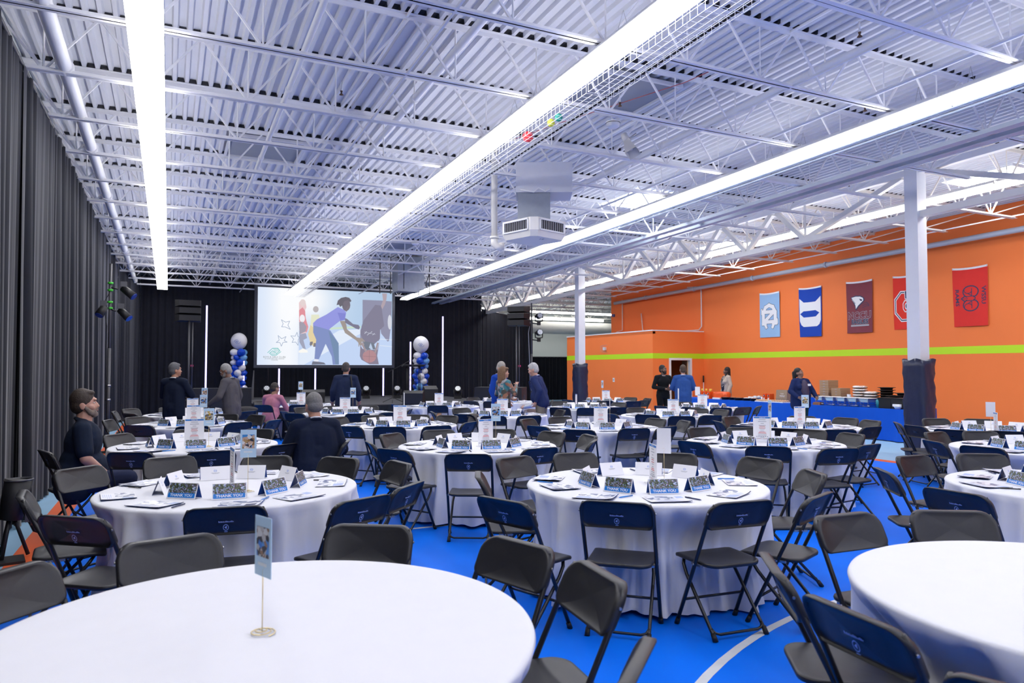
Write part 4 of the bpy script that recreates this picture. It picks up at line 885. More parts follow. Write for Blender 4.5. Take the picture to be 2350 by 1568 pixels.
# ------------------------------------------------------------------ where tables and chairs stand (metres; chair: x, y, heading)
TB= {'T1': (0.31, 2.59), 'T2': (0.44, 5.8), 'T3': (3.36, 4.61), 'T4': (3.34, 1.56), 'T5': (6.3, 3.05), 'T6': (3.27, 7.75), 'T7': (0.3, 9.25), 'T8': (6.52, 6.54), 'T9': (3.32, 11.09), 'T10': (8.9, 4.7), 'T11': (0.34, 12.69), 'T12': (5.96, 9.35), 'T13': (8.82, 8.14), 'T14': (10.85, 6.4), 'T15': (0.47, 15.49), 'T16': (3.3, 14.53), 'T17': (5.8, 12.64), 'T18': (8.69, 11.13), 'T19': (2.89, 18.24), 'T20': (5.9, 16.25), 'T21': (8.64, 14.16), 'T22': (10.96, 12.82), 'T23': (8.16, 17.71), 'T24': (10.72, 16.49)}
CH={'T1':[(0.07,3.57,194),(0.82,3.47,150),(-0.42,3.31,225),(1.26,2.95,111),(1.32,2.48,84),(1.02,1.86,44)],
 'T2':[(0.35,4.78,-5),(1.01,4.7,27),(1.36,5.03,50),(-0.32,4.81,-38),(-0.6,5.63,-81),(-0.49,6.68,227),(0.08,7.08,196),(0.77,6.78,161),(1.23,6.45,129),(1.58,6.02,101)],
 'T3':[(2.64,3.87,-44),(3.21,3.61,-9),(2.11,4.16,-70),(2.39,5.0,248),(3.7,3.55,18),(4.38,4.19,68),(3.51,5.74,172),(4.21,5.4,133),(4.62,4.86,101),(2.94,5.71,201)],
 'T4':[(3.38,2.57,178),(3.9,2.41,147),(2.49,2.11,237),(2.32,1.68,263),(2.21,1.15,-70)],
 'T5':[(4.96,3.04,-90),(5.37,3.76,233),(6.25,4.18,183),(6.86,4.04,151)],
 'T6':[(2.7,6.57,-26),(3.41,6.75,8),(2.26,7.17,-60),(2.26,7.82,266),(2.66,8.56,217),(4.25,8.05,107),(3.24,8.77,182),(3.88,8.57,143),(4.41,7.54,80),(4.14,7.06,52)],
 'T7':[(-0.23,8.13,-25),(0.38,7.92,3),(0.97,8.21,33),(1.6,8.22,70),(-0.86,8.47,-68),(-0.39,10.0,223),(0.28,10.28,181),(0.96,10.02,139)],
 'T8':[(5.83,5.8,-43),(5.52,6.38,-81),(6.24,5.39,-14),(6.74,5.52,12),(7.52,6.33,78),(6.61,7.56,175),(7.07,7.39,147),(7.5,6.83,106)],
 'T9':[(2.89,10.03,-22),(3.43,9.9,5),(2.47,10.3,-47),(2.71,11.91,217),(3.25,12.12,184),(3.86,11.95,148),(4.2,11.62,121),(3.99,10.32,41)],
 'T10':[(7.89,4.65,-87),(7.97,5.11,246),(8.89,5.72,181),(9.41,5.58,150)],
 'T11':[(-0.26,11.83,-35),(0.31,11.36,-1),(0.86,11.81,31),(1.21,13.21,121),(-0.63,12.99,253),(-0.34,13.44,222),(0.83,13.58,151),(1.32,12.06,57)],
 'T12':[(5.11,8.41,-42),(5.8,8.34,-9),(4.97,9.1,-76),(5.38,10.18,215),(6.26,8.38,17),(7.06,9.02,73),(5.99,10.37,178),(6.96,9.52,100)],
 'T13':[(7.77,7.34,-53),(8.2,6.96,-28),(7.66,7.89,-78),(8.88,7.13,3),(9.78,7.82,72),(9.9,8.3,98),(9.62,8.79,129),(7.88,8.51,249),(8.65,9.14,190)],
 'T14':[(9.66,6.15,-80),(10.04,5.79,-53),(9.85,6.68,255),(10.1,7.08,228),(11.21,7.36,159),(11.65,7.04,129)],
 'T15':[(-0.52,16.38,228),(-0.42,14.87,-55),(1.22,14.8,47),(-0.69,15.58,266),(0.1,16.44,202)],
 'T16':[(2.24,14.28,-77),(2.26,13.7,-52),(3.13,13.21,-7),(3.65,13.24,15),(2.67,15.33,218),(3.86,15.39,147),(3.25,15.62,183),(4.18,14.03,60)],
 'T17':[(5.15,11.47,-29),(5.66,11.31,-6),(6.8,12.46,80),(5.53,13.63,195),(4.96,12.06,-55),(4.74,12.81,261)],
 'T18':[(7.85,10.56,-56),(8.08,10.04,-29),(8.6,10.04,-5),(9.71,11.09,88),(8.77,12.14,175),(9.62,11.55,114),(7.45,10.96,-82)],
 'T19':[(2.72,16.92,-7),(2.24,19.02,220),(2.08,17.19,-38)],
 'T20':[(5.48,15.25,-23),(4.93,15.96,-73)],
 'T21':[(7.6,13.32,-51),(8.0,13.0,-29),(8.6,12.95,-2),(9.61,14.45,107),(9.38,14.86,134),(8.83,15.48,172)],
 'T22':[(10.17,12.18,-51),(10.5,11.82,-25),(11.44,11.93,29),(10.99,11.81,2),(9.95,12.73,-85),(11.28,13.78,162)],
 'T23':[(7.09,16.92,-54),(7.44,16.59,-33),(7.89,18.68,196),(8.72,16.35,53)],
 'T24':[(10.17,15.63,-33),(9.7,15.88,-59),(9.71,16.41,-86),(10.58,15.18,-6),(11.07,15.51,20),(11.71,16.28,78),(11.66,16.88,113)]}
COLNAME = {}
for cn, ts in (('drape-side', 'T1 T2 T7 T11 T15'), ('second', 'T4 T3 T6 T9 T16 T19'), ('middle', 'T5 T8 T12 T17 T20'), ('fourth', 'T10 T13 T18 T21 T23'), ('wall-side', 'T14 T22 T24')):
    for i, k in enumerate(ts.split()): COLNAME[k] = '%s table of the %s column' % (ORD[i+1], cn)
def hour(k, x, y):
    a = math.degrees(math.atan2(y-TB[k][1], x-TB[k][0])); return int(round(((90-a) % 360)/30)) % 12
# --- folding chair -------------------------------------------------
def rring(hw, ht, hb, rt, rb, n=7):
    """rounded rectangle outline, x -hw..hw, z hb..ht"""
    P = []
    for cx, cz, r, a0 in ((hw-rt, ht-rt, rt, 0), (-hw+rt, ht-rt, rt, 90), (-hw+rb, hb+rb, rb, 180), (hw-rb, hb+rb, rb, 270)):
        for k in range(n): a = R_(a0+90*k/(n-1)); P.append((cx+r*math.cos(a), cz+r*math.sin(a)))
    return P
def shell(rings, n, mb, flip=False):
    o = len(mb.v); mb.add([v for r in rings for v in r], [])
    for j in range(len(rings)-1):
        for k in range(n):
            f = (o+j*n+k, o+j*n+(k+1) % n, o+(j+1)*n+(k+1) % n, o+(j+1)*n+k); mb.f.append(tuple(reversed(f)) if flip else f); mb.m.append(0); mb.sm.append(True)
    mb.f.append(tuple(o+k for k in range(n))); mb.f.append(tuple(o+(len(rings)-1)*n+k for k in range(n))); mb.m += [0, 0]; mb.sm += [True, True]
    return mb
FRx = .222
def fr_y(z): return .150 - z*.470           # front-leg / back line
def make_chair_meshes():
    m = {}
    # backrest: cupped plastic panel, hollow behind
    def bp(x, z, off):
        y = fr_y(z) + .012 - .030*(1-(x/.23)**2)*1.0
        return (x, y+off, z - .026*(1-(x/.23)**2)*max(0, (.77-z)/.10))
    def ring(s, off, dz=0):
        return [bp(x*s, .755+(z-.755)*s, off) for x, z in rring(.230, .842, .672, .072, .035)]
    b = MB(); N = 28
    shell([ring(.04, -.004), ring(.3, -.004), ring(.6, -.005), ring(.88, -.008), ring(.935, -.018), ring(.965, -.030), ring(1.0, -.028), ring(1.015, -.008), ring(1.0, .010), ring(.95, .016), ring(.88, .012), ring(.6, .011), ring(.3, .010), ring(.04, .010)], N, b)
    m['backrest'] = b.mesh('backrest', 'plastic_back')
    # seat
    def sp_(x, y, s, dz):
        xx, yy = x*s, .015+(y-.015)*s
        return (xx, yy, .447 + dz - .014*max(0, 1-(xx/.2)**2)*(1-((yy-.0)/.22)**2) - (.022*((yy-.15)/.085)**2 if yy > .15 else 0))
    out = rring(.200, .235, -.185, .075, .085); out = [(x*(1.0+.06*(y+.185)/.4) if True else x, y) for x, y in out]
    sr = lambda s, dz: [sp_(x, y, s, dz) for x, y in out]
    b = MB(); shell([sr(.05, -.024), sr(.4, -.024), sr(.9, -.022), sr(.985, -.020), sr(1.0, -.008), sr(.985, .002), sr(.93, .004), sr(.8, .001), sr(.45, 0), sr(.2, 0), sr(.03, 0)], N, b)
    m['seat'] = b.mesh('seat', 'plastic')
    for s, nm in ((-1, 'L'), (1, 'R')):
        m['front'+nm] = MB().tube([(s*(FRx+.004), fr_y(.0), .004), (s*FRx, fr_y(.4), .4), (s*FRx, fr_y(.78), .78), (s*(FRx-.02), fr_y(.825), .825)], .0125, 8).mesh('leg', 'tube')
        m['rear'+nm] = MB().tube([(s*.155, .165, .425), (s*.180, .135, .385), (s*.188, .09, .330), (s*.188, -.20, .02), (s*.188, -.213, .004)], .0115, 8).mesh('leg', 'tube')
        for q, (x, y) in (('F', (s*(FRx+.004), fr_y(0))), ('B', (s*.188, -.213))):
            m['cap'+q+nm] = MB().tube([(x, y, 0), (x, y-(.02 if q == 'F' else -.03), .042)], [.017, .015], 8).mesh('foot_cap', 'black')
        m['brk'+nm] = MB().box((s*.205, -.05, .425), (.018, .10, .014)).tube([(s*.19, fr_y(.43), .43), (s*(FRx+.015), fr_y(.43), .43)], .006, 6).mesh('hinge_bracket', 'steel')
        m['pin'+nm] = MB().tube([(s*(FRx+.012), fr_y(.77), .77), (s*(FRx+.018), fr_y(.77), .77)], .006, 6).mesh('rivet', 'steel')
    m['cross'] = MB().tube([(-FRx, fr_y(.18), .18), (FRx, fr_y(.18), .18)], .009, 6).mesh('crossbar', 'tube')
    m['stretch'] = MB().tube([(-.188, -.165, .065), (-.170, -.185, .042), (-.14, -.192, .034), (.14, -.192, .034), (.170, -.185, .042), (.188, -.165, .065)], .009, 6).mesh('stretcher', 'tube')
    # tiny printed mark on the back of the panel
    k = MB(); yb = lambda x, z: (x, bp(x, z, -.0085)[1], bp(x, z, 0)[2])
    r2 = random.Random(2); x = -.040
    while x < .040:
        w_ = .003+.002*r2.random(); h_ = .004+.004*r2.random(); k.poly([yb(x, .752), yb(x+w_, .752), yb(x+w_, .752+h_), yb(x, .752+h_)]); x += w_+.0016
    for rr in (.016,):
        for q in range(14):
            a0, a1 = 2*PI*q/14, 2*PI*(q+1)/14; k.poly([yb(rr*math.cos(a0), .727+rr*math.sin(a0)), yb(rr*math.cos(a1), .727+rr*math.sin(a1)), yb(rr*.82*math.cos(a1), .727+rr*.82*math.sin(a1)), yb(rr*.82*math.cos(a0), .727+rr*.82*math.sin(a0))])
    k.poly([yb(-.008, .727), yb(.004, .719), yb(.006, .736)]); k.poly([yb(-.009, .704), yb(.009, .704), yb(.009, .707), yb(-.009, .707)])
    m['mark'] = k.mesh('printed_mark', 'ink_lav')
    return m
CM = make_chair_meshes()
def chair_tree(detail):
    root = bpy.data.objects.new('folding_chair', None); COL.objects.link(root); root.empty_display_size = .1
    tag(root, 'x', 'chair', 'folding chairs at the round tables'); T = []
    def part(nm, key, parent=None): o = ob(nm, CM[key], parent or root); return o
    T.append((part('seat', 'seat'), []))
    bk = part('backrest', 'backrest'); T.append((bk, [(part('printed_mark', 'mark', bk), [])] + ([(part('rivet', 'pinL', bk), []), (part('rivet', 'pinR', bk), [])] if detail > 1 else []) if detail > 0 else []))
    for s in 'LR':
        f = part('leg', 'front'+s); r = part('leg', 'rear'+s)
        T.append((f, [(part('foot_cap', 'capF'+s, f), [])] if detail > 0 else [])); T.append((r, [(part('foot_cap', 'capB'+s, r), [])] if detail > 0 else []))
        if detail > 0: T.append((part('hinge_bracket', 'brk'+s), []))
    T.append((part('crossbar', 'cross'), [])); T.append((part('stretcher', 'stretch'), []))
    return (root, T)
CT = [chair_tree(0), chair_tree(1), chair_tree(2)]
used = [False]*3
SEATED = {}
def place_chair(k, x, y, rot, extra=''):
    d = math.hypot(x, y); lv = 2 if d < 5.5 else 1 if d < 11 else 0
    h = hour(k, x, y); key = (k, h); n = hour_used.get(key, 0); hour_used[key] = n+1
    lab = 'black folding chair at %s o\'clock of the %s%s' % (HOUR[h], COLNAME[k], extra or (', outer one' if n else ''))
    if not used[lv]:
        used[lv] = True; o = CT[lv][0]; o.location = (x, y, 0); o.rotation_euler = (0, 0, rot); o['label'] = lab
    else: o = dup(CT[lv], (x, y, 0), rot, lab, 'folding chairs at the round tables')
    return o
hour_used = {}
for k, L in CH.items():
    for x, y, r in L: place_chair(k, x, y, R_(r) + R_(rnd.uniform(-4, 4)))
for i, u in enumerate(used):
    if not u:
        for c in list(bpy.data.objects):
            if c.parent == CT[i][0] or (c.parent and c.parent.parent == CT[i][0]): bpy.data.objects.remove(c)
        bpy.data.objects.remove(CT[i][0])
# --- tables with floor-length cloths -------------------------------
TR, TZ = .915, .755
SITTERS = {'T7': [(-.84, 8.48, heading(185, 92), .56)], 'T19': [(CH['T19'][2][0]+.02, CH['T19'][2][1]+.02, heading(630, 32), .56)], 'T23': [(CH['T23'][3][0], CH['T23'][3][1], heading(1216, -78), .56)]}
def cloth_mesh(seed, dents=(), nth=168):
    r = random.Random(seed); fold = []; nf = r.choice((15, 16, 17, 18)); p1, p2, p3 = (r.uniform(0, 6.28) for _ in range(3))
    a = 0
    while a < 2*PI-.15: fold.append((a, r.uniform(.5, 1.2), r.uniform(.040, .085))); a += r.uniform(.17, .40)
    def F(th):
        s = 0
        for a, amp, wd in fold:
            d = (th-a+PI) % (2*PI)-PI; s += amp*math.exp(-(d/wd)**2)
        return s
    prof = [(0, 0), (.35, 0), (.65, 0), (.85, 0), (.900, 0), (.915, -.004), (.921, -.016)]
    vs = [(0, 0, TZ+.003)]; rows = []
    for rr, z in prof[1:]:
        rows.append([(rr*math.cos(2*PI*i/nth), rr*math.sin(2*PI*i/nth), TZ+.003+z) for i in range(nth)])
    zs = [.05, .10, .17, .26, .37, .49, .60, .68, .725, .75]
    for d in zs:
        row = []
        for i in range(nth):
            th = 2*PI*i/nth; f = F(th); t = d/.75
            wv = math.sin(nf*th+p1+1.1*math.sin(2*th+p2)+.7*math.sin(5*th+p3)); wv = .55*wv + .45*math.sin(2*nf*th+p2+1.4*math.sin(3*th+p1)+.5*t) + .5*(f-.6)
            amp = .017*min(1, t*10) + .038*min(1, t*3) + .040*t; base = .912 - .012*math.sin(PI*min(1, t*1.2)) + .020*t + .006*math.sin(5*th+seed+t*2)
            rad = base; amp2 = amp
            z_ = TZ+.003-.016-d*.985
            for da, rf, hw, zt_ in dents:
                dd = (th-da+PI) % (2*PI)-PI
                if abs(dd) < 1.0:
                    lat = abs(math.tan(dd)*rf); k = max(0, min(1, (hw+.07-lat)/.07)); k = k*k*(3-2*k)
                    q = max(0, min(1, (.735-z_)/(.735-zt_))); k *= q*q*(3-2*q); lim = (rf + max(0, .085*(1-z_/.40)) - .012)/math.cos(dd)
                    if rad > lim: rad += (lim-rad)*k; amp2 = min(amp2, amp*(1-.35*k))
            rad += amp2*wv
            hem = (.008 + .018*(1+math.sin(3*th+seed)) * .5 + .012*f) if d > .7 else 0
            row.append((rad*math.cos(th), rad*math.sin(th), max(.004, TZ+.003-.016-d*.985+hem)))
        rows.append(row)
    vs += [v for row in rows for v in row]
    fs = [(0, 1+i, 1+(i+1) % nth) for i in range(nth)]
    fs += [(1+j*nth+i, 1+(j+1)*nth+i, 1+(j+1)*nth+(i+1) % nth, 1+j*nth+(i+1) % nth) for j in range(len(rows)-1) for i in range(nth)]
    return MB().add(vs, fs, 0, True).mesh('tablecloth', 'cloth')
top_me = MB().lathe([(0, -.03), (.90, -.03), (.91, -.015), (.90, 0), (0, 0)], 48).mesh('tabletop', 'kraft')
leg_me = MB().tube([(.45, .38, .72), (.52, .44, .01)], .015, 6).tube([(.45, -.38, .72), (.52, -.44, .01)], .015, 6).tube([(.485, -.41, .3), (.485, .41, .3)], .012, 6).mesh('leg', 'dark_grey')
for i, (k, (x, y)) in enumerate(TB.items()):
    extra = {'T1': 'bare ', 'T4': 'bare '}.get(k, '')
    t = thing('banquet_table', '%sround table under white floor-length cloth, %s' % (extra, COLNAME[k]), 'table', (x, y, 0), rnd.uniform(0, 6.28), 'round banquet tables')
    rz = t.rotation_euler.z; dents = []
    for cx, cy, cr in CH[k]:
        dents.append((math.atan2(cy-y, cx-x)-rz, math.hypot(cx-x, cy-y)-.262, .235, .49))
    for cx, cy, hd_, reach in SITTERS.get(k, []):
        # knees of a seated person: point reach ahead of the seat
        kx, ky = cx-math.sin(hd_)*reach, cy+math.cos(hd_)*reach
        ka = math.atan2(ky-y, kx-x); dents.append((ka-rz, max(.45, math.hypot(kx-x, ky-y)-.02), .30, .66))
    ob('tablecloth', cloth_mesh(11+7*i, dents), t); ob('tabletop', top_me, t, (0, 0, TZ-.004))
    ob('leg', leg_me, t); ob('leg', leg_me, t, None, PI)
# --- thank-you tent cards ------------------------------------------
TW, THt, TD = .222, .104, .040
def tent_mesh():
    m = MB(); h, d, w2 = THt, TD, TW/2; t = .0012
    # outer face (towards the seat, -y), inner face (+y)
    m.add([(-w2, -d, 0), (w2, -d, 0), (w2, 0, h), (-w2, 0, h)], [(0, 1, 2, 3)], 0)
    m.add([(w2, d, 0), (-w2, d, 0), (-w2, 0, h), (w2, 0, h)], [(0, 1, 2, 3)], 0)
    e = .0025
    m.add([(-w2, -d+e, 0), (w2, -d+e, 0), (w2, 0, h-e), (-w2, 0, h-e)], [(3, 2, 1, 0)], 1); m.add([(w2, d-e, 0), (-w2, d-e, 0), (-w2, 0, h-e), (w2, 0, h-e)], [(3, 2, 1, 0)], 1)
    m.add([(-w2, -d, 0), (-w2, 0, h), (-w2, 0, h-e), (-w2, -d+e, 0), (-w2, d, 0), (-w2, d-e, 0), (w2, -d, 0), (w2, 0, h), (w2, 0, h-e), (w2, -d+e, 0), (w2, d, 0), (w2, d-e, 0)], [(0, 1, 2, 3), (1, 4, 5, 2), (9, 8, 7, 6), (8, 11, 10, 7)], 0)
    L = math.hypot(d, h)
    F = lambda u, v, o=.0008: (u, -d + d*v/L - o*h/L, h*v/L + o*d/L)
    G = lambda u, v, o=.0008: (-u, d - d*v/L + o*h/L, h*v/L + o*d/L)
    m.poly([F(-.105, .040), F(.105, .040), F(.105, L-.004), F(-.105, L-.004)], 2)
    m.poly([F(-.099, .008), F(.099, .008), F(.103, .012), F(.103, .036), F(.099, .040), F(-.099, .040), F(-.103, .036), F(-.103, .012)], 3)
    put_text(m, 'THANK YOU', .026, lambda a, b: F(a*1.12, .0235+b, .0016), 4)
    # club emblem and its line on the inner side
    for q in range(12):
        a0, a1 = 2*PI*q/12, 2*PI*(q+1)/12
        if q in (2, 8): continue
        m.poly([G(.013*math.cos(a0), .075+.011*math.sin(a0)), G(.013*math.cos(a1), .075+.011*math.sin(a1)), G(.007*math.cos(a1), .075+.006*math.sin(a1)), G(.007*math.cos(a0), .075+.006*math.sin(a0))], 5)
    m.poly([G(-.009, .071), G(-.004, .069), G(.009, .079), G(.004, .081)], 5)
    for q in range(10): u = -.030+q*.0062; m.poly([G(u, .055), G(u+.0046, .055), G(u+.0046, .0592), G(u, .0592)], 6)
    for q in range(8): u = -.022+q*.0056; m.poly([G(u, .050), G(u+.004, .050), G(u+.004, .0525), G(u, .0525)], 6)
    return m.mesh('tent_card', ['card', 'card_blue', 'crowd', 'banner', 'ink_white', 'ink_lav', 'ink_grey'])
tent_me = tent_mesh()
def booklet_mesh(v):
    r = random.Random(v); m = MB(); n = 8; w2, d = .14, .108
    z = lambda u, q: .004 + (.010 if v == 1 else .016)*max(0, (u/w2-.2))**2*(1 if v != 2 else .4) + .005*max(0, -q/d)**2
    for s_, o, mi in ((0, 0, 0), (1, .0, 0)):
        pass
    top = [(-w2+2*w2*i/n, -d+2*d*j/3, z(-w2+2*w2*i/n, -d+2*d*j/3)) for j in range(4) for i in range(n+1)]
    bot = [(p[0]+.004, p[1]-.003, max(.0005, p[2]-.0035)) for p in top]; W = n+1
    m.add(top, [(j*W+i, j*W+i+1, (j+1)*W+i+1, (j+1)*W+i) for j in range(3) for i in range(n)], 0)
    m.add(bot, [(j*W+i, (j+1)*W+i, (j+1)*W+i+1, j*W+i+1) for j in range(3) for i in range(n)], 2)
    m.add(top+bot, [(i, 4*W+i, 4*W+i+1, i+1) for i in range(n)] + [(3*W+i, 3*W+i+1, 7*W+i+1, 7*W+i) for i in range(n)] + [(0, W, 5*W, 4*W), (n, 4*W+n, 5*W+n, W+n)], 1)
    o = .001
    def pg(u0, v0, u1, v1, mi):
        k = 4
        for q in range(k):
            a, b_ = u0+(u1-u0)*q/k, u0+(u1-u0)*(q+1)/k; m.poly([(a, v0, z(a, v0)+o), (b_, v0, z(b_, v0)+o), (b_, v1, z(b_, v1)+o), (a, v1, z(a, v1)+o)], mi)
    if v == 0: pg(-.13, .0, .0, .1, 3); pg(.02, -.03, .13, .1, 3); pg(-.12, -.09, -.02, -.02, 4)
    elif v == 1: pg(-.13, .03, .13, .1, 3); pg(-.12, -.06, .02, .01, 3); pg(.05, -.09, .12, -.01, 1)
    else: pg(-.13, -.02, .06, .1, 3); pg(.08, .02, .13, .09, 4)
    for q in range(5): pg(-.11+.02*(v == 2), -.095+q*.012, .10-.05*r.random(), -.0915+q*.012, 4)
    return m.mesh('programme_booklet', ['card', 'ink_navy', 'card_blue', 'book', 'ink_lav'])
book_me = [booklet_mesh(v) for v in range(3)]
pen_me = {c: MB().tube([(-.07, 0, .006), (.055, 0, .006), (.07, 0, .006)], [.005, .005, .0015], 6, 0).tube([(-.05, .006, .010), (-.02, .006, .010)], .0015, 4, 1).mesh('pen', [c, 'steel']) for c in ('ink_navy', 'banner', 'black')}
TZ2 = TZ+.005
for k, (x, y) in TB.items():
    if k in ('T1', 'T4'): continue
    far = math.hypot(x, y) > 13
    a0 = {'T2': -97, 'T3': -108, 'T6': -95, 'T7': -92, 'T8': -118}.get(k, rnd.uniform(-115, -85)); nh = {}
    view = math.degrees(math.atan2(y, x))
    for i in range(9):
        a = R_(a0+40*i+rnd.uniform(-3, 3)); rr = .475+rnd.uniform(-.02, .02)
        px_, py_ = x+rr*math.cos(a), y+rr*math.sin(a); h = hour(k, px_, py_); nh[h] = nh.get(h, 0)+1
        suf = ', second there' if nh[h] > 1 else ''
        o = ob('tent_card', tent_me, None, (px_, py_, TZ2), a+PI/2+R_(rnd.uniform(-9, 9)))
        tag(o, 'folded thank-you tent card at %s o\'clock on the %s%s' % (HOUR[h], COLNAME[k], suf), 'place card', 'thank-you tent cards')
        rb = .735+rnd.uniform(-.03, .03); a2 = a+R_(rnd.uniform(-5, 5)); bx_, by_ = x+rb*math.cos(a2), y+rb*math.sin(a2)
        o = ob('programme_booklet', book_me[rnd.randrange(3)], None, (bx_, by_, TZ2), a+PI/2+R_(rnd.uniform(-14, 14)))
        tag(o, 'printed programme booklet at %s o\'clock on the %s%s' % (HOUR[h], COLNAME[k], suf), 'booklet', 'programme booklets')
        if not far and i % 2 == (len(k) % 2):
            rp = .70+rnd.uniform(-.05, .08); ap = a2+R_(15); c = rnd.choice(['ink_navy', 'banner', 'black'])
            o = ob('pen', pen_me[c], None, (x+rp*math.cos(ap), y+rp*math.sin(ap), TZ2), a+R_(rnd.uniform(-40, 40)))
            tag(o, '%s pen at %s o\'clock on the %s%s' % ({'ink_navy': 'navy', 'banner': 'bright blue', 'black': 'black'}[c], HOUR[h], COLNAME[k], suf), 'pen', 'pens on the tables')
# --- menu holders and photo cards ----------------------------------
def menu_mesh(blank=False):
    m = MB(); m.bbox((-.105, -.002, .03), (.105, .002, .31), 0)
    F = lambda u, z: (u, -.0035, z)
    if not blank:
        m.poly([F(-.098, .288), F(.098, .288), F(.098, .304), F(-.098, .304)], 1)
        put_text(m, 'THANK YOU', .012, lambda a, b: (a, -.0042, .296+b), 2)
        r = random.Random(5); zz = .268
        while zz > .05:
            w_ = r.uniform(.018, .05); m.poly([F(-w_, zz), F(w_, zz), F(w_, zz+.0055), F(-w_, zz+.0055)], 3 if r.random() < .4 else 4); zz -= r.uniform(.012, .024)
        for q in range(6): u = -.07+q*.024; m.poly([F(u, .062), F(u+.015, .062), F(u+.015, .072), F(u, .072)], 4)
        m.poly([F(-.06, .040), F(-.01, .040), F(-.01, .044), F(-.06, .044)], 3); m.poly([F(.01, .040), F(.06, .040), F(.06, .044), F(.01, .044)], 3)
    return m.mesh('menu_sheet', ['card', 'banner', 'ink_white', 'ink_red', 'ink_grey'])
menu_me = menu_mesh(); foot_me = MB().bbox((-.107, -.045, 0), (.107, .045, .004)).bbox((-.107, -.005, .004), (.107, -.0035, .05)).bbox((-.107, .0035, .004), (.107, .005, .05)).mesh('acrylic_foot', 'acrylic')
blank_me = MB().bbox((-.055, -.0012, 0), (.055, .0012, .20)).mesh('card_panel', 'card')
def photo_mesh(pm):
    m = MB(); m.bbox((-.055, -.0012, 0), (.055, .0012, .20), 0)
    for s_ in (-1, 1):
        m.poly([(-.042*-s_, s_*.0022, .065), (.042*-s_, s_*.0022, .065), (.042*-s_, s_*.0022, .165), (-.042*-s_, s_*.0022, .165)], 1)
        for q in range(7): u = -.03+q*.0085; m.poly([(u*-s_, s_*.0022, .035), ((u+.006)*-s_, s_*.0022, .035), ((u+.006)*-s_, s_*.0022, .046), (u*-s_, s_*.0022, .046)], 2)
    return m.mesh('photo_card', ['paleblue_card', pm, 'ink_white'])
ph_me = {p: photo_mesh(p) for p in ('photo_a', 'photo_b', 'photo_c')}
coil = MB(); coil.tube([((.045-.0012*q)*math.cos(q*.55), (.045-.0012*q)*math.sin(q*.55), .003+q*.0004) for q in range(34)], .0022, 5)
coil_me = coil.mesh('coil_base', 'gold')
def wire(h): return MB().tube([(0, 0, .004), (0, 0, h)], .0017, 5).tube([(0, 0, h), (.012, 0, h+.012), (0, 0, h+.024), (-.010, 0, h+.014)], .0015, 5).mesh('wire_stem', 'gold')
wire_me = {}
def menu(k, px, Z, psi):
    x, y = PZ(px, Z); t = thing('menu_holder', 'printed menu sheet in a clear stand on the %s' % COLNAME[k], 'menu', (x, y, TZ2), heading(px, psi), 'table menus')
    ob('menu_sheet', menu_me, t); ob('acrylic_foot', foot_me, t)
def photo(k, px, Z, h, psi, kind, extra=''):
    x, y = PZ(px, Z); t = thing('photo_stand', ('%s on gold wire stand on the %s' % ('blank white card' if kind is None else 'photo card', COLNAME[k])) + extra, 'photo stand', (x, y, TZ2), heading(px, psi), 'wire photo stands')
    hh = round(h, 2)
    if hh not in wire_me: wire_me[hh] = wire(hh)
    ob('coil_base', coil_me, t); ob('wire_stem', wire_me[hh], t)
    ob('photo_card' if kind else 'card_panel', ph_me[kind] if kind else blank_me, t, (0, 0, hh-.02))
photo('T1', 610, 2.44, .21, 62, 'photo_b')
for a in (('T7', 449, 8.35, 0), ('T11', 447, 11.5, 4), ('T15', 444, 14.2, -4), ('T2', 537, 5.3, 82), ('T3', 1497, 5.55, 75), ('T6', 1115, 8.3, -38), ('T8', 1747, 8.75, 0), ('T9', 919, 11.45, 0), ('T16', 793, 14.6, 0), ('T19', 692, 17.7, 0), ('T20', 1008, 17.2, 0), ('T17', 1153, 13.9, 0), ('T12', 1378, 11.05, -4), ('T18', 1544, 13.75, 0), ('T21', 1322, 16.5, 80), ('T24', 1390, 19.4, 0), ('T22', 1611, 16.3, 0), ('T13', 1833, 11.1, -42), ('T14', 2281, 9.6, 78)): menu(*a)
for a in (('T2', 573, 5.2, .27, 8, 'photo_a'), ('T7', 482, 8.2, .26, 0, 'photo_c'), ('T11', 469, 11.35, .30, 8, 'photo_b'), ('T15', 471, 14.0, .34, 12, 'photo_a'), ('T3', 1522, 5.7, .24, 6, None), ('T6', 1138, 8.25, .31, 10, 'photo_b'), ('T8', 1765, 8.7, .33, 70, 'photo_a'), ('T9', 928, 11.5, .33, 82, None), ('T16', 811, 14.5, .33, 0, 'photo_b'),
          ('T19', 691, 17.6, .40, 0, 'photo_c'), ('T23', 1128, 18.9, .30, 20, 'photo_c'), ('T12', 1399, 10.9, .30, 86, None), ('T18', 1556, 13.6, .34, 80, None), ('T24', 1382, 19.3, .40, 60, 'photo_a'), ('T22', 1600, 16.5, .30, 6, None), ('T13', 1846, 11.3, .30, -14, 'photo_c'), ('T14', 2270, 9.75, .26, 0, None)): photo(*a)
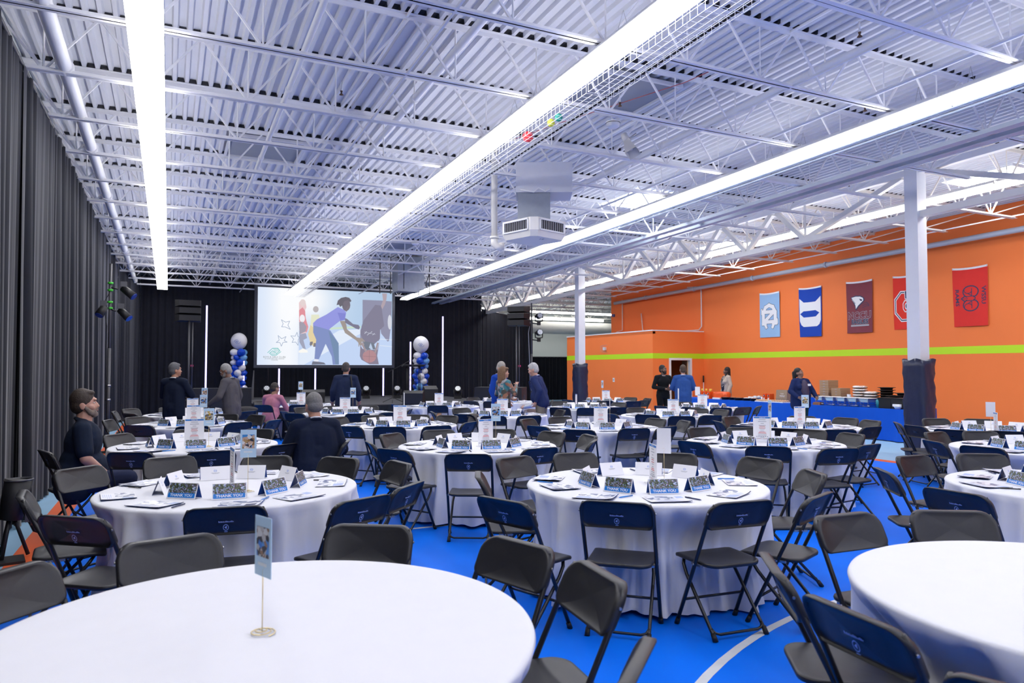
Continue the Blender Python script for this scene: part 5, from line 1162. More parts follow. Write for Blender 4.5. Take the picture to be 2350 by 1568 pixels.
# ------------------------------------------------------------------ buffet along the orange wall
BX0, BX1, BYA, BYB, BZ = 14.85, 16.05, 10.72, 18.6, .735
t = thing('buffet_table', 'long buffet table under a royal blue floor-length cloth by the orange wall', 'table', (0, 0, 0))
m = MB(); n = 220; per = []
L1 = BYB-BYA
def around(s):
    if s < L1: return (BX0, BYB-s, -1, 0)
    if s < L1+1.2: return (BX0+s-L1, BYA, 0, -1)
    return (BX1, BYA+(s-L1-1.2), 1, 0)
tot = 2*L1+1.2+1.2; vs = []
rows = [(0, 0), (.02, .006), (.2, .012), (.45, .03), (.72, .05)]
per = []
for i in range(n):
    s = tot*i/n
    if s < L1: p = (BX0, BYB-s, -1, 0)
    elif s < L1+1.2: p = (BX0+s-L1, BYA, 0, -1)
    elif s < 2*L1+1.2: p = (BX1, BYA+s-L1-1.2, 1, 0)
    else: p = (BX1-(s-2*L1-1.2), BYB, 0, 1)
    per.append((s, p))
for dz, o in rows:
    for s, p in per:
        f = math.sin(s*9+2*math.sin(s*2.1)) + .6*math.sin(s*21+1); ff = o*(.35+.5*f) + (.20*dz*dz*math.exp(-((s-L1-.0)/.25)**2) if dz > .1 else 0)
        vs.append((p[0]+p[2]*ff, p[1]+p[3]*ff, BZ-dz))
m.add(vs, [(j*n+i, j*n+(i+1) % n, (j+1)*n+(i+1) % n, (j+1)*n+i) for j in range(len(rows)-1) for i in range(n)], 0, True)
m.poly([v for v in vs[:n]]); m.build('tablecloth', 'royal', t)
MB().bbox((BX0+.02, BYA+.02, BZ-.04), (BX1-.02, BYB-.02, BZ-.008)).build('tabletop', 'kraft', t)
MB().bbox((15.45, 10.8, BZ), (16.0, 13.9, BZ+.16)).build('riser', 'royal', t)
def by(px, x):
    """y on the buffet at depth line x seen in picture column px"""
    d = _F + _R*((px-1175)/FPX); return d.y/d.x*x
BR = BZ+.16
ORD5 = ['first', 'second', 'third', 'fourth', 'fifth']
# foil pans on wire racks
pan = MB(); o_ = [(.115, .16, .0), (.085, .13, -.075)]
def rect(a, b_, z): return [(-a, -b_, z), (a, -b_, z), (a, b_, z), (-a, b_, z)]
R4 = [rect(.135, .175, .004), rect(.135, .175, 0), rect(.120, .160, -.003), rect(.092, .135, -.085), ]
pan.add([v for r in R4 for v in r], [(j*4+k, j*4+(k+1) % 4, (j+1)*4+(k+1) % 4, (j+1)*4+k) for j in range(3) for k in range(4)] + [(15, 14, 13, 12)]); pan_me = pan.mesh('foil_pan', 'foil')
lid = MB(); lid.bbox((-.128, -.168, .002), (.128, .168, .008)); lid.bbox((-.11, -.15, .008), (.11, .15, .013)); lid_me = lid.mesh('lid', 'card')
rk = MB()
for sx in (-1, 1):
    for sy in (-1, 1): rk.tube([(sx*.105, sy*.14, 0), (sx*.095, sy*.13, .085), (sx*.125, sy*.17, .20)], .0035, 5)
for z, a, b_ in ((.06, .10, .135), (.19, .122, .165)): rk.tube(rect(a, b_, z)+[rect(a, b_, z)[0]], .003, 4)
rk_me = rk.mesh('wire_rack', 'steel')
sc_me = MB().tube([(-.10, 0, .03), (.02, 0, .025)], .006, 5).lathe([(0, 0), (.035, .008), (.04, .03), (.033, .03), (.0, .012)], 12, c=(.06, 0, .012)).mesh('serving_spoon', 'steel')
for i, px in enumerate((1884, 1909, 1935, 1961, 1988)):
    y = by(px, 15.05); t = thing('chafing_rack', 'foil food pan on a wire rack, %s from the woman in navy on the buffet' % ORD5[i], 'food pan', (15.08, y, BZ), PI/2, 'foil pans on racks')
    ob('wire_rack', rk_me, t); p = ob('foil_pan', pan_me, t, (0, 0, .205)); ob('lid', lid_me, t, (0, 0, .208))
    tag(ob('serving_spoon', sc_me, None, (14.93, y-.06, BZ+.001), -PI/2+.2), 'metal serving spoon before the %s foil pan from the woman in navy' % ORD5[i], 'spoon', 'serving spoons')
tag(MB().box((0, 0, .03), (.14, .22, .06)).box((0, 0, .065), (.10, .18, .012)).build('cookie_pack', 'brown_food', None, (14.95, by(1876, 14.95), BZ)), 'small pack of brown pastries at the hand of the woman in navy', 'food')
# black tubs
tub = MB(); T4 = [rect(.165, .15, .245), rect(.15, .135, .24), rect(.14, .125, .01), ]; To = [rect(.175, .16, .25), rect(.175, .16, .235), rect(.16, .145, .23), rect(.15, .135, 0)]
tub.add([v for r in To for v in r], [(j*4+k, j*4+(k+1) % 4, (j+1)*4+(k+1) % 4, (j+1)*4+k) for j in range(3) for k in range(4)] + [(15, 14, 13, 12), ]); tub.add(rect(.17, .155, .247), [(0, 1, 2, 3)], 1)
tub_me = tub.mesh('black_tub', ['black', 'dark_grey'])
for i, px in enumerate((2037, 2066)):
    tag(ob('black_tub', tub_me, None, (15.1, by(px, 15.1), BZ), PI/2), ['square black tub on the buffet beside the teal bag', 'square black tub on the buffet next to the padded column'][i], 'tub')
tag(MB().lathe([(0, 0), (.05, .0), (.085, .055), (.09, .06), (.08, .058), (0, .01)], 16).build('white_bowl', 'card', None, (14.94, by(2058, 14.94), BZ)), 'small white bowl in front of the black tubs', 'bowl')
tag(MB().bbox((-.03, -.09, 0), (.03, .09, .05)).build('napkin_stack', 'card', None, (14.93, by(2056, 14.93), BZ+.062)), 'stack of white napkins resting over the white bowl', 'napkins')
tag(MB().lathe([(0, 0), (.04, .0), (.055, .1), (.06, .17), (.04, .2), (.0, .2)], 14).build('teal_bag', mat('teal_plastic', (.02, .22, .26), .4), None, (15.0, by(2014, 15.0), BZ)), 'teal plastic bag beside the black tubs', 'bag')
# boxes and trays on the riser
def stack(px, x, n, h, sx, sy, m, name, lab, cat, z0=BR, me=None, twist=.05):
    y = by(px, x); me = me or MB().bbox((-sx/2, -sy/2, 0), (sx/2, sy/2, h-.004)).bbox((-sx/2-.002, -.03, h*.45), (-sx/2+.002, .03, h*.62), 1).bbox((-sx/2-.003, -sy/2-.003, h*.72), (sx/2+.003, sy/2+.003, h-.004)).mesh(name, [m, 'ink_grey'])
    for i in range(n):
        o = ob(name, me, None, (x, y, z0+i*h), rnd.uniform(-twist, twist)); w_ = 'bottom one' if i == 0 else 'top one' if i == n-1 else '%s from the bottom' % ORD[i+1]
        tag(o, lab + ', ' + w_, cat, lab)
stack(1901, 15.72, 7, .066, .36, .28, 'kraft', 'kraft_box', 'flat kraft box in the taller stack on the buffet', 'box')
stack(1928, 15.68, 4, .066, .36, .28, 'kraft', 'kraft_box', 'flat kraft box in the lower stack on the buffet', 'box')
stack(1872, 15.7, 1, .066, .36, .30, 'kraft', 'kraft_box', 'single flat kraft box behind the woman in navy', 'box')
tr = MB(); tr.lathe([(0, 0), (.15, 0), (.185, .012), (.185, .018), (0, .018)], 20, 0); tr.lathe([(.170, .018), (.165, .05), (.12, .062), (0, .064)], 20, 1); tray_w = tr.mesh('platter', ['black', crowd_mat('wrapped_food', 30, [(.78, .72, .70), (.82, .80, .80), (.75, .45, .30), (.70, .66, .64), (.80, .76, .74), (.55, .30, .18)])])
stack(1972, 15.7, 5, .068, 0, 0, None, 'wrapped_platter', 'white wrapped food platter in the tallest platter stack', 'platter', me=tray_w)
stack(1998, 15.66, 3, .068, 0, 0, None, 'wrapped_platter', 'white wrapped food platter in the shorter platter stack', 'platter', me=tray_w)
tr = MB(); tr.lathe([(0, 0), (.13, 0), (.14, .04), (.20, .052), (.20, .060), (.13, .050), (0, .048)], 20); tray_b = tr.mesh('black_tray', 'black')
stack(2033, 15.72, 5, .062, 0, 0, None, 'black_tray', 'round black catering tray in the tall tray stack', 'tray', me=tray_b)
stack(2052, 15.5, 2, .062, 0, 0, None, 'black_tray', 'round black catering tray in the front tray stack', 'tray', me=tray_b)
stack(2072, 15.7, 3, .062, 0, 0, None, 'black_tray', 'round black catering tray in the stack by the padded column', 'tray', me=tray_b)
stack(2022, 15.48, 1, .062, 0, 0, None, 'black_tray', 'single round black tray before the wrapped platters', 'tray', me=tray_b)
tag(MB().lathe([(0, 0), (.05, 0), (.05, .11), (.018, .11), (.018, .02), (0, .02)], 18).build('paper_roll', 'card', None, (15.6, by(1947, 15.6), BR)), 'white paper roll between the kraft boxes and the wrapped platters', 'paper roll')
# drinks end
org = mat('orange_jug_box', (.85, .10, .01), .45); M['org'] = org
def jug(px, x, i, lab):
    y = by(px, x); t = thing('juice_box', lab, 'drink box', (x, y, BZ), PI/2); t.scale = (.82, .82, .82)
    MB().bbox((-.062, -.1, 0), (.062, .1, .25)).bbox((-.055, -.09, .25), (.055, .09, .262)).build('carton', 'org', t)
    MB().tube([(0, .101, .19), (0, .106, .19)], .030, 14).build('round_print', 'ink_navy', t); MB().tube([(.012, .107, .19), (.012, .109, .19)], .014, 10).build('print_spot', 'ink_white', t)
    MB().bbox((-.03, .101, .02), (.03, .105, .12)).build('label_panel', 'card', t)
    return y
for i, px in enumerate((1611, 1620, 1629)): jug(px, 15.0, i, 'orange drink carton at the door end of the buffet, %s from the door' % ORD5[i])
for i, px in enumerate((1757, 1767)): jug(px, 15.35, i, 'orange drink carton beside the kraft carrier bag, %s' % ['the one farther from it', 'the one touching it'][i])
for i, (px, cx_) in enumerate(((1611, 15.0), (1620, 15.0), (1629, 14.97), (1631, 15.05))):
    tag(MB().lathe([(0, 0), (.024, 0), (.032, .085), (.028, .085), (0, .01)], 14).build('yellow_cup', mat('yellow_cup%d' % i, (.85, .55, .06), .5), None, (cx_, by(px, cx_), BZ+.262*.82+.001)), 'yellow cup standing on the orange drink cartons, %s from the door' % ORD[i+1], 'cup')
m = MB(); r = random.Random(3); nn = 20
vs = []
for j in range(7):
    for k in range(nn):
        a = 2*PI*k/nn; q = (abs(math.cos(a))**4+abs(math.sin(a))**4)**-.25; rad = (1, 1.03, 1.05, 1.03, 1, .92, .6)[j]*(1+.05*math.sin(k*2.3+j*1.9)); vs.append((.15*q*rad*math.cos(a), .30*q*rad*math.sin(a), (0, .05, .10, .15, .19, .215, .22)[j]+(.012*math.sin(k*1.7) if j > 3 else 0)))
m.add(vs, [(j*nn+k, j*nn+(k+1) % nn, (j+1)*nn+(k+1) % nn, (j+1)*nn+k) for j in range(6) for k in range(nn)] + [tuple(range(6*nn, 7*nn))], 0, True)
tag(m.build('orange_bag', mat('orange_plastic_bag', (.80, .10, .015), .3, bump=(14, .6)), None, (15.1, by(1655, 15.1), BZ)), 'crumpled bright orange bag beside the drink cartons', 'bag')
x = 15.45; y = by(1797, x); t = thing('carrier_bag', 'kraft paper carrier bag with pale print behind the woman in navy', 'bag', (x, y, BZ), PI/2+.15)
m = MB(); A = [rect(.17, .11, 0), rect(.175, .115, .1), rect(.17, .10, .2), rect(.172, .085, .33), rect(.165, .08, .33), rect(.16, .09, .05)]
m.add([v for r_ in A for v in r_], [(j*4+k, j*4+(k+1) % 4, (j+1)*4+(k+1) % 4, (j+1)*4+k) for j in range(5) for k in range(4)] + [(3, 2, 1, 0), (20, 21, 22, 23)]); m.build('bag_body', mat('brown_kraft', (.33, .25, .17), .85, noise=(16, .1), bump=(9, .5)), t)
m = MB(); put_text(m, 'YOU', .075, lambda a, b_: (-a-.03, .113, .16+b_), 0); put_text(m, 'THANK', .03, lambda a, b_: (-a-.03, .113, .225+b_), 0); m.build('bag_print', 'ink_white', t)
def bowl(px, x, r_, h, mt, lab, food=None):
    t = thing('serving_tray', lab, 'tray', (x, by(px, x), BZ)); MB().lathe([(0, 0), (r_*.8, 0), (r_, h), (r_*1.03, h), (r_*.97, h-.006), (r_*.78, .01), (0, .01)], 18).build('tray_dish', mt, t)
    f = MB(); f.ell((0, 0, h*.7), (r_*.85, r_*.85, h*.5), nu=14, nv=6); f.build('food', food or 'brown_food', t)
for i, (px, x, r_) in enumerate(((1664, 15.0, .13), (1680, 15.05, .12), (1694, 15.0, .14), (1712, 15.05, .13), (1730, 15.02, .13))):
    bowl(px, x, r_, .075, 'black', 'round black serving dish on the buffet, %s from the orange bag' % ORD5[i], 'ink_white' if i == 3 else None)
for i, px in enumerate((1747, 1762, 1778, 1795)):
    t = thing('pastry_tray', 'white pastry tray on the buffet edge, %s from the black serving dishes' % ORD5[i], 'tray', (15.0, by(px, 15.0), BZ)); MB().bbox((-.14, -.13, 0), (.14, .13, .025)).build('tray_base', 'card', t)
    f = MB()
    for q in range(9): f.ell((-.09+.09*(q % 3), -.085+.085*(q//3), .04), (.042, .04, .028), nu=10, nv=6)
    o = f.build('pastries', mat('pale_pastry%d' % i, (.62, .38, .22), .7, noise=(30, .3)), t); o['kind'] = 'stuff'
for i, px in enumerate((1719, 1726, 1748)):
    tag(MB().lathe([(0, 0), (.038, 0), (.042, .11), (.036, .11), (0, .01)], 14).build('paper_cup', 'card', None, (15.3, by(px, 15.3), BZ)), 'white paper cup among the buffet dishes, %s from the door' % ORD5[i], 'cup')
m = MB()
for q in range(12): m.ell((r.uniform(-.1, .1), r.uniform(-.12, .12), .05+r.uniform(0, .06)), (r.uniform(.04, .07), r.uniform(.05, .08), r.uniform(.03, .05)), nu=8, nv=6)
tag(m.build('wrapped_cutlery', mat('clear_wrap', (.55, .58, .62), .15, noise=(18, .5)), None, (15.3, by(1736, 15.3), BZ)), 'clear plastic wrapped bundle between paper cups on the buffet', 'bundle')
tag(MB().bbox((-.05, -.16, 0), (.05, .16, .05)).build('white_carton', 'card', None, (14.93, by(1645, 14.93), BZ)), 'low white carton at the buffet edge before the orange bag', 'box')
# equipment at the very near side: black camera case with strap by the drapes
x, y = -1.22, 7.55
t = thing('equipment_case', 'black strapped equipment case leaning by the charcoal drapes at the table corner', 'case', (x, y, 0), .2)
MB().tube([(0, 0, .34), (.02, 0, .50), (.05, 0, .68)], [.085, .10, .105], 14).build('case_body', 'black', t)
MB().tube([(.05+.105*math.cos(a_), .105*math.sin(a_), .68) for a_ in [2*PI*q/20 for q in range(21)]], .008, 5, cap=False).build('rim', 'dark_grey', t)
for a in (0, 2.1, 4.2): MB().tube([(0, 0, .42), (.13*math.cos(a), .13*math.sin(a), .02)], .016, 6).build('leg', 'black', t)
MB().tube([(.05, -.07, .55), (.10, -.10, .40), (.17, -.10, .24), (.22, -.06, .20), (.20, -.0, .30), (.12, .03, .42)], .018, 6).build('strap', 'black', t); MB().box((.12, -.105, .36), (.05, .02, .08)).build('buckle', 'dark_grey', t)
MB().box((.11, -.075, .46), (.035, .02, .03)).build('tag_label', mat('yellow_tag', (.8, .5, .05), .5), t)
MB().bbox((-.12, -.25, 0), (.10, .02, .022)).build('base_plate', 'black', t)
# ------------------------------------------------------------------ people
QUEUE = []
def remesh(mb, name, mats, parent, vox, smooth=6):
    o = mb.build(name, mats, parent); QUEUE.append((o, vox, smooth)); return o
def flush():
    for o, v, s in QUEUE:
        r = o.modifiers.new('r', 'REMESH'); r.mode = 'VOXEL'; r.voxel_size = v; r.use_smooth_shade = True
        if s: k = o.modifiers.new('s', 'SMOOTH'); k.iterations = s; k.factor = .5
    dg = bpy.context.evaluated_depsgraph_get(); new = []
    for o, v, s in QUEUE: new.append(bpy.data.meshes.new_from_object(o.evaluated_get(dg)))
    for (o, v, s), me in zip(QUEUE, new):
        old = o.data; o.modifiers.clear(); o.data = me
        if not me.materials: me.materials.append(old.materials[0])
    for o, fm in LATE:                 # fingers are rooted in the palm of the finished body
        bm = bmesh.new(); bm.from_mesh(o.data); n0 = len(bm.verts)
        vs = [bm.verts.new(v) for v in fm.v]
        for f in fm.f:
            q = bm.faces.new([vs[i] for i in f]); q.smooth = True
        bm.to_mesh(o.data); bm.free()
    QUEUE.clear(); LATE.clear()
LATE = []
ARMS = {  # elbow, wrist in torso space for the right arm (x mirrored for the left); z as for a standing 1.75 m figure
 'down': ((.275, -.03, 1.15), (.28, .07, .92)), 'front': ((.29, .02, 1.15), (.14, .27, 1.06)), 'clasp': ((.30, .02, 1.15), (.055, .27, 1.10)),
 'cross1': ((.29, .09, 1.17), (-.07, .25, 1.21)), 'cross2': ((.29, .09, 1.15), (-.05, .21, 1.15)), 'lap': ((.285, .06, 1.17), (.10, .27, .99)), 'table': ((.29, .20, 1.18), (.13, .46, 1.17)),
 'pocket': ((.31, -.12, 1.17), (.24, .04, .97)), 'chest': ((.27, .10, 1.17), (.06, .30, 1.36)), 'out': ((.31, .05, 1.16), (.24, .30, 1.02)), 'hip': ((.30, .08, 1.16), (.20, .30, .96))}
def person(label, loc, rot, skin, hair, top, trousers, h=1.0, fat=1.0, seat=False, lean=0, twist=0, head=(0, 0), arms=('down', 'down'), style='jacket', haircol=(.02, .015, .012), shirt=None, vox=.013, beard=None, badge=False, woman=False, shoes=(.012, .010, .010), knees=.42, hem=.84, extra=None):
    t = thing('person', label, 'person', (loc[0], loc[1], 0), rot); t.scale = (h, h, h)
    sk = mat('skin_%d' % len(bpy.data.materials), skin, .5, noise=(12, .07)); tc = top if isinstance(top, bpy.types.Material) else mat('top_%d' % len(bpy.data.materials), top, .85, spec=.2, noise=(14, .10), bump=(9, .7))
    tr = mat('trousers_%d' % len(bpy.data.materials), trousers, .85, spec=.2, noise=(14, .10), bump=(9, .7)); hc = mat('hair_%d' % len(bpy.data.materials), haircol, .6, noise=(50, .5), bump=(120, .5))
    dz = -.42/h if seat else 0; dz = (.53/h-.95) if seat else 0
    Mt = Matrix.Translation((0, 0, .95+dz)) @ Matrix.Rotation(R_(twist), 4, 'Z') @ Matrix.Rotation(-R_(lean), 4, 'X') @ Matrix.Translation((0, 0, -.95))
    Q = lambda *p: Mt @ Vector(p)
    R3 = Mt.to_3x3()
    neck = Q(0, .005, 1.475); Mh = Matrix.Translation(neck) @ R3.to_4x4() @ Matrix.Rotation(R_(lean*.6), 4, 'X') @ Matrix.Rotation(-R_(head[0]), 4, 'Z') @ Matrix.Rotation(R_(head[1]), 4, 'X') @ Matrix.Translation((0, 0, -1.475))
    N = lambda *p: Mh @ Vector(p); RH = Mh.to_3x3()
    f = fat; sw = .175 if woman else .195
    def torso(m, g, low=.80):
        m.ell(Q(0, 0, .95), (.165*f+g, .118*f+g, .14+g), R3); m.ell(Q(0, .01*f, 1.10), (.150*f+g, .105*f+g, .17+g), R3); m.ell(Q(0, .01+.02*(f-1), 1.28), (.165*(.5+.5*f)+g, .112*(.4+.6*f)+g, .19+g), R3)
        if fat > 1.08: m.ell(Q(0, .05*f, 1.06), (.15*f+g, .12*f+g, .16+g), R3)
        for s in (-1, 1):
            m.cap(Q(0, -.005, 1.425), Q(s*(sw-.01), -.005, 1.41), .062+g, .060+g); m.ell(Q(s*.085, .03, 1.31), (.085+g, .085+g, .085+g), R3)
            if woman: m.ell(Q(s*.085, .085*f, 1.265), (.075+g, .07+g, .07+g), R3)
            m.cap(Q(s*.045, -.012, 1.445), Q(s*.13, -.01, 1.425), .042*(.8+.2*f)+g, .05+g)
    A = {}
    for s, nm in ((1, arms[0]), (-1, arms[1])):
        e, w_ = ARMS[nm] if isinstance(nm, str) else nm
        A[s] = (Q(s*sw, -.005, 1.405), Q(s*e[0], e[1], e[2]), Q(s*w_[0], w_[1], w_[2]))
    def armc(m, g, upto=1.0, start=0):
        for s in (-1, 1):
            S0, E, W = A[s]; ra = .050*(.6+.4*f)
            if upto <= .5:
                P = S0.lerp(E, upto*1.7); m.cap(S0, P, ra+g+.006, ra*.98+g+.004)
            else:
                m.cap(S0, E, ra+g, .043*(.7+.3*f)+g); m.cap(E, E.lerp(W, (upto-.5)*2), .043*(.7+.3*f)+g, .033+g)
    Lg = {}
    for s in (-1, 1):
        hp = Vector((s*.095*f**.5, 0, .93+dz))
        if seat: kn = Vector((s*(.13+.02*f), knees, (.535/h if dz else .5))); an = Vector((s*.13, knees-.05+.04*s, .09)); 
        else: kn = Vector((s*.105, .02+.02*s, .50)); an = Vector((s*.115, -.02+.03*s, .09))
        Lg[s] = (hp, kn, an)
    def legs(m, g, cut=0):
        for s in (-1, 1):
            a, b_, c = Lg[s]; m.cap(a, b_, .088*(.6+.4*f)+g, .062+g); m.cap(b_, c+Vector((0, 0, cut)), .058+g, .040+g+(.014 if g > .008 else 0))
    # --- body: one continuous surface
    b = MB(); torso(b, -.004); armc(b, 0); legs(b, 0)
    b.cap(Q(0, -.005, 1.43), N(0, -.004, 1.53), .062*(.6+.4*f), .055*(.6+.4*f)); fw = 1+.10*(f-1)
    b.ell(N(0, -.012, 1.645), (.077*fw, .096, .105), RH); b.ell(N(0, .020, 1.595), (.064*fw*(.93 if woman else 1), .075, .085), RH); b.ell(N(0, .050, 1.548), (.042*fw, .042, .034), RH)
    b.cap(N(0, .088, 1.642), N(0, .106, 1.604), .008, .0125); b.ell(N(0, .096, 1.600), (.017, .012, .010), RH)
    b.ell(N(0, .083, 1.668), (.055, .013, .011), RH); b.ell(N(0, .086, 1.570), (.025, .012, .013), RH); b.ell(N(0, .080, 1.535), (.024, .016, .018), RH)
    for s in (-1, 1):
        b.ell(N(s*.080*fw, -.012, 1.612), (.012, .024, .036), RH); b.ell(N(s*.050, .055, 1.598), (.024, .028, .024), RH)
    fm = MB()
    for s in (-1, 1):
        S0, E, W = A[s]; d = (W-E).normalized(); side = d.cross(Vector((0, 0, 1)))
        side = side.normalized() if side.length > .2 else Vector((1, 0, 0)); inn = Q(0, .35, 1.1)-W; pal = (inn - d*inn.dot(d)).normalized(); wid = d.cross(pal).normalized()
        c = W + d*.050; rot = Matrix((wid, pal, d)).transposed()
        b.ell(c, (.040, .017, .052), rot); b.cap(W-d*.02, c, .029, .024)
        for q, (ln, off) in enumerate(((.070, -.029), (.080, -.010), (.076, .010), (.060, .028))):
            p0 = W + d*.075 + wid*off; p1 = W + d*.105 + wid*off*1.08; p2 = p1 + (d*.8+pal*.55).normalized()*ln*.45; p3 = p2 + (d*.35+pal*.9).normalized()*ln*.38
            fm.tube([p0, p1, p2, p3, p3+(p3-p2)*.15], [.0098, .0098, .009, .0078, .003], 7)
        ts = -1 if (wid.dot(Vector((0, 0, 1))) < 0) else 1
        p0 = W + d*.035 + wid*ts*.030; p1 = p0 + (d*.5+wid*ts*.75+pal*.2).normalized()*.038; p2 = p1 + (d*.9+pal*.4).normalized()*.032
        fm.tube([p0, p1, p2, p2+(p2-p1)*.12], [.0125, .0115, .0095, .004], 7)
    bo = remesh(b, 'body', sk, t, vox*.8 if vox < .011 else vox*.85, 3); LATE.append((bo, fm))
    # --- face details
    for s in (-1, 1):
        eb = MB(); eb.ell(N(s*.033, .0755, 1.638), (.0115, .010, .0055), RH, 10, 8); e = eb.build('eye', 'eye_white', t)
        MB().ell(N(s*.033, .0838, 1.638), (.005, .003, .005), RH, 8, 6).build('iris', 'ink_navy' if skin[0] > .4 else 'black', e)
        MB().tube([N(s*.018, .094, 1.656), N(s*.034, .093, 1.660), N(s*.052, .080, 1.655)], [.002, .003, .002], 5).build('eyebrow', hc, t)
    MB().tube([N(-.026, .088, 1.567), N(-.010, .099, 1.570), N(.010, .099, 1.570), N(.026, .088, 1.567)], [.003, .006, .006, .003], 6).build('mouth', mat('lips_%d' % len(bpy.data.materials), (skin[0]*.75, skin[1]*.5, skin[2]*.5), .5), t)
    # --- hair
    if hair:
        g = MB()
        if hair in ('short', 'receding', 'crop'):
            k = {'short': .009, 'receding': .007, 'crop': .004}[hair]
            g.ell(N(0, -.024, 1.668), (.079*fw+k, .092+k, .098+k), RH); g.ell(N(0, -.045, 1.615), (.075*fw+k, .066+k, .07+k), RH)
            if hair == 'short': g.ell(N(0, .030, 1.728), (.062, .05, .028), RH); 
            for s in (-1, 1): g.ell(N(s*.073*fw, -.005, 1.648), (.012, .028, .03), RH)
        else:
            g.ell(N(0, -.024, 1.672), (.090, .102, .104), RH); g.ell(N(0, -.05, 1.62), (.085, .07, .09), RH)
            if hair == 'bob':
                for s in (-1, 1): g.cap(N(s*.078, -.015, 1.66), N(s*.082, -.025, 1.49), .030, .034)
                g.cap(N(0, -.07, 1.65), N(0, -.075, 1.46), .075, .07); g.ell(N(.03, .055, 1.715), (.06, .045, .035), RH)
            if hair == 'long':
                for s in (-1, 1): g.cap(N(s*.075, -.02, 1.66), N(s*.085, -.01, 1.36), .030, .028)
                g.cap(N(0, -.07, 1.65), N(0, -.085, 1.32), .072, .06)
            if hair == 'braids':
                g.cap(N(0, -.075, 1.66), N(0, -.10, 1.40), .05, .045)
                for s in (-1, 1): g.cap(N(s*.07, .0, 1.62), N(s*.10, .09, 1.20), .018, .012); g.cap(N(s*.06, -.03, 1.62), N(s*.13, .07, 1.15), .016, .010)
            if hair == 'pony':
                g.ell(N(0, -.115, 1.665), (.035, .035, .04), RH); g.cap(N(0, -.13, 1.66), N(.01, -.155, 1.50), .05, .045); g.cap(N(.01, -.155, 1.50), N(.01, -.13, 1.40), .042, .015)
        remesh(g, 'hair', hc, t, .011 if vox > .011 else .008, 2)
    if beard:
        bc = mat('beard_%d' % len(bpy.data.materials), beard, .8, noise=(60, .5), bump=(150, .5)); g = MB()
        for s in (-1, 1): g.cap(N(s*.073*fw, .0, 1.61), N(s*.052, .050, 1.550), .013, .028); g.cap(N(s*.052, .050, 1.55), N(s*.03, .078, 1.563), .024, .016)
        g.ell(N(0, .064, 1.534), (.044, .042, .032), RH); g.tube([N(-.034, .080, 1.562), N(-.02, .098, 1.585), N(0, .104, 1.586), N(.02, .098, 1.585), N(.034, .080, 1.562)], .009, 6)
        remesh(g, 'beard', bc, t, .008, 2)
    # --- clothes
    c = MB(); torso(c, .014 if style != 'jacket' else .020)
    if style == 'polo': armc(c, .012, .45)
    else: armc(c, .013 if style == 'shirt' else .018, .94)
    if style == 'jacket':
        for s in (-1, 1):
            c.ell(Q(s*(sw-.005), -.005, 1.432), (.078, .064, .042), R3); c.cap(Q(s*.068*f, 0, 1.30), Q(s*.085*f, -.008, .98), .112*(.4+.6*f), .118*(.3+.7*f))
        for s in (-1, 1): c.cap(Q(s*.07*f, -.01, 1.0), Q(s*(.085*f+.01), -.012, hem-.01 if not seat else .90), .118*f, .105*f)
        c.cap(Q(0, -.01, .98), Q(0, -.015, hem if not seat else .92), .12*f, .11*f)
    elif style in ('shirt', 'polo'):
        for s in (-1, 1): c.cap(Q(s*.06*f, 0, 1.0), Q(s*.07*f, 0, .90), .118*f, .112*f)
    remesh(c, {'jacket': 'jacket', 'polo': 'polo_shirt', 'shirt': 'shirt'}[style], tc, t, vox, 5)
    p = MB(); legs(p, .014, -.02); p.ell(Q(0, 0, .95), (.165*f+.012, .118*f+.012, .13), R3); remesh(p, 'trousers', tr, t, vox*1.05, 4)
    sh = MB()
    for s in (-1, 1):
        an = Lg[s][2]; sh.ell(an+Vector((0, .055, -.045)), (.047, .135, .044)); sh.cap(an+Vector((0, -.01, -.03)), an+Vector((0, 0, .02)), .045, .040)
    smm = mat('shoe_%d' % len(bpy.data.materials), shoes, .35); remesh(sh, 'shoes', smm, t, .014, 2)
    if shirt:
        col = MB(); pts = [Q(.068*math.cos(a), .066*math.sin(a)-.004, 1.475+.018*(-math.sin(a))) for a in [2*PI*q/16 for q in range(17)]]
        col.tube(pts, .013 if style != 'polo' else .020, 6, cap=False); col.build('shirt_collar', mat('collar_%d' % len(bpy.data.materials), shirt, .7), t)
        if style == 'jacket':
            v = MB(); y0 = .112*(.4+.6*f)+.030
            v.add([Q(-.05, y0-.045, 1.455), Q(.05, y0-.045, 1.455), Q(.035, y0+.008, 1.36), Q(0, y0+.02*f, 1.22), Q(-.035, y0+.008, 1.36), Q(-.05, y0-.09, 1.45), Q(.05, y0-.09, 1.45), Q(0, y0-.05, 1.22)], [(0, 4, 2, 1), (4, 3, 2), (0, 1, 6, 5), (1, 2, 3, 7, 6), (0, 5, 7, 3, 4)])
            v.build('shirt_front', bpy.data.materials['collar_%d' % (len(bpy.data.materials)-1)] if False else mat('shirtfront_%d' % len(bpy.data.materials), shirt, .7), t)
    if style == 'jacket':
        lp = MB()
        for s in (-1, 1):
            y0 = .112*(.4+.6*f)+.034; lp.tube([Q(s*.062, -.055, 1.468), Q(s*.078, .02, 1.462), Q(s*.065, y0-.015, 1.40), Q(s*.028, y0+.022*f, 1.22)], [.014, .016, .018, .008], 6)
        lp.tube([Q(-.062, -.055, 1.468), Q(-.03, -.078, 1.475), Q(.03, -.078, 1.475), Q(.062, -.055, 1.468)], .015, 6); lp.build('lapels', tc, t)
    if badge:
        MB().box(Q(-badge*.085, .112*(.4+.6*f)+.062+(.05 if woman else 0), 1.33), (.085, .006, .055), rot=R3).build('name_badge', 'card', t)
    if extra: extra(t, Q, N, A)
    return t
M['eye_white'] = mat('eye_white', (.75, .73, .70), .3)
def at(px, Z): return PZ(px, Z)
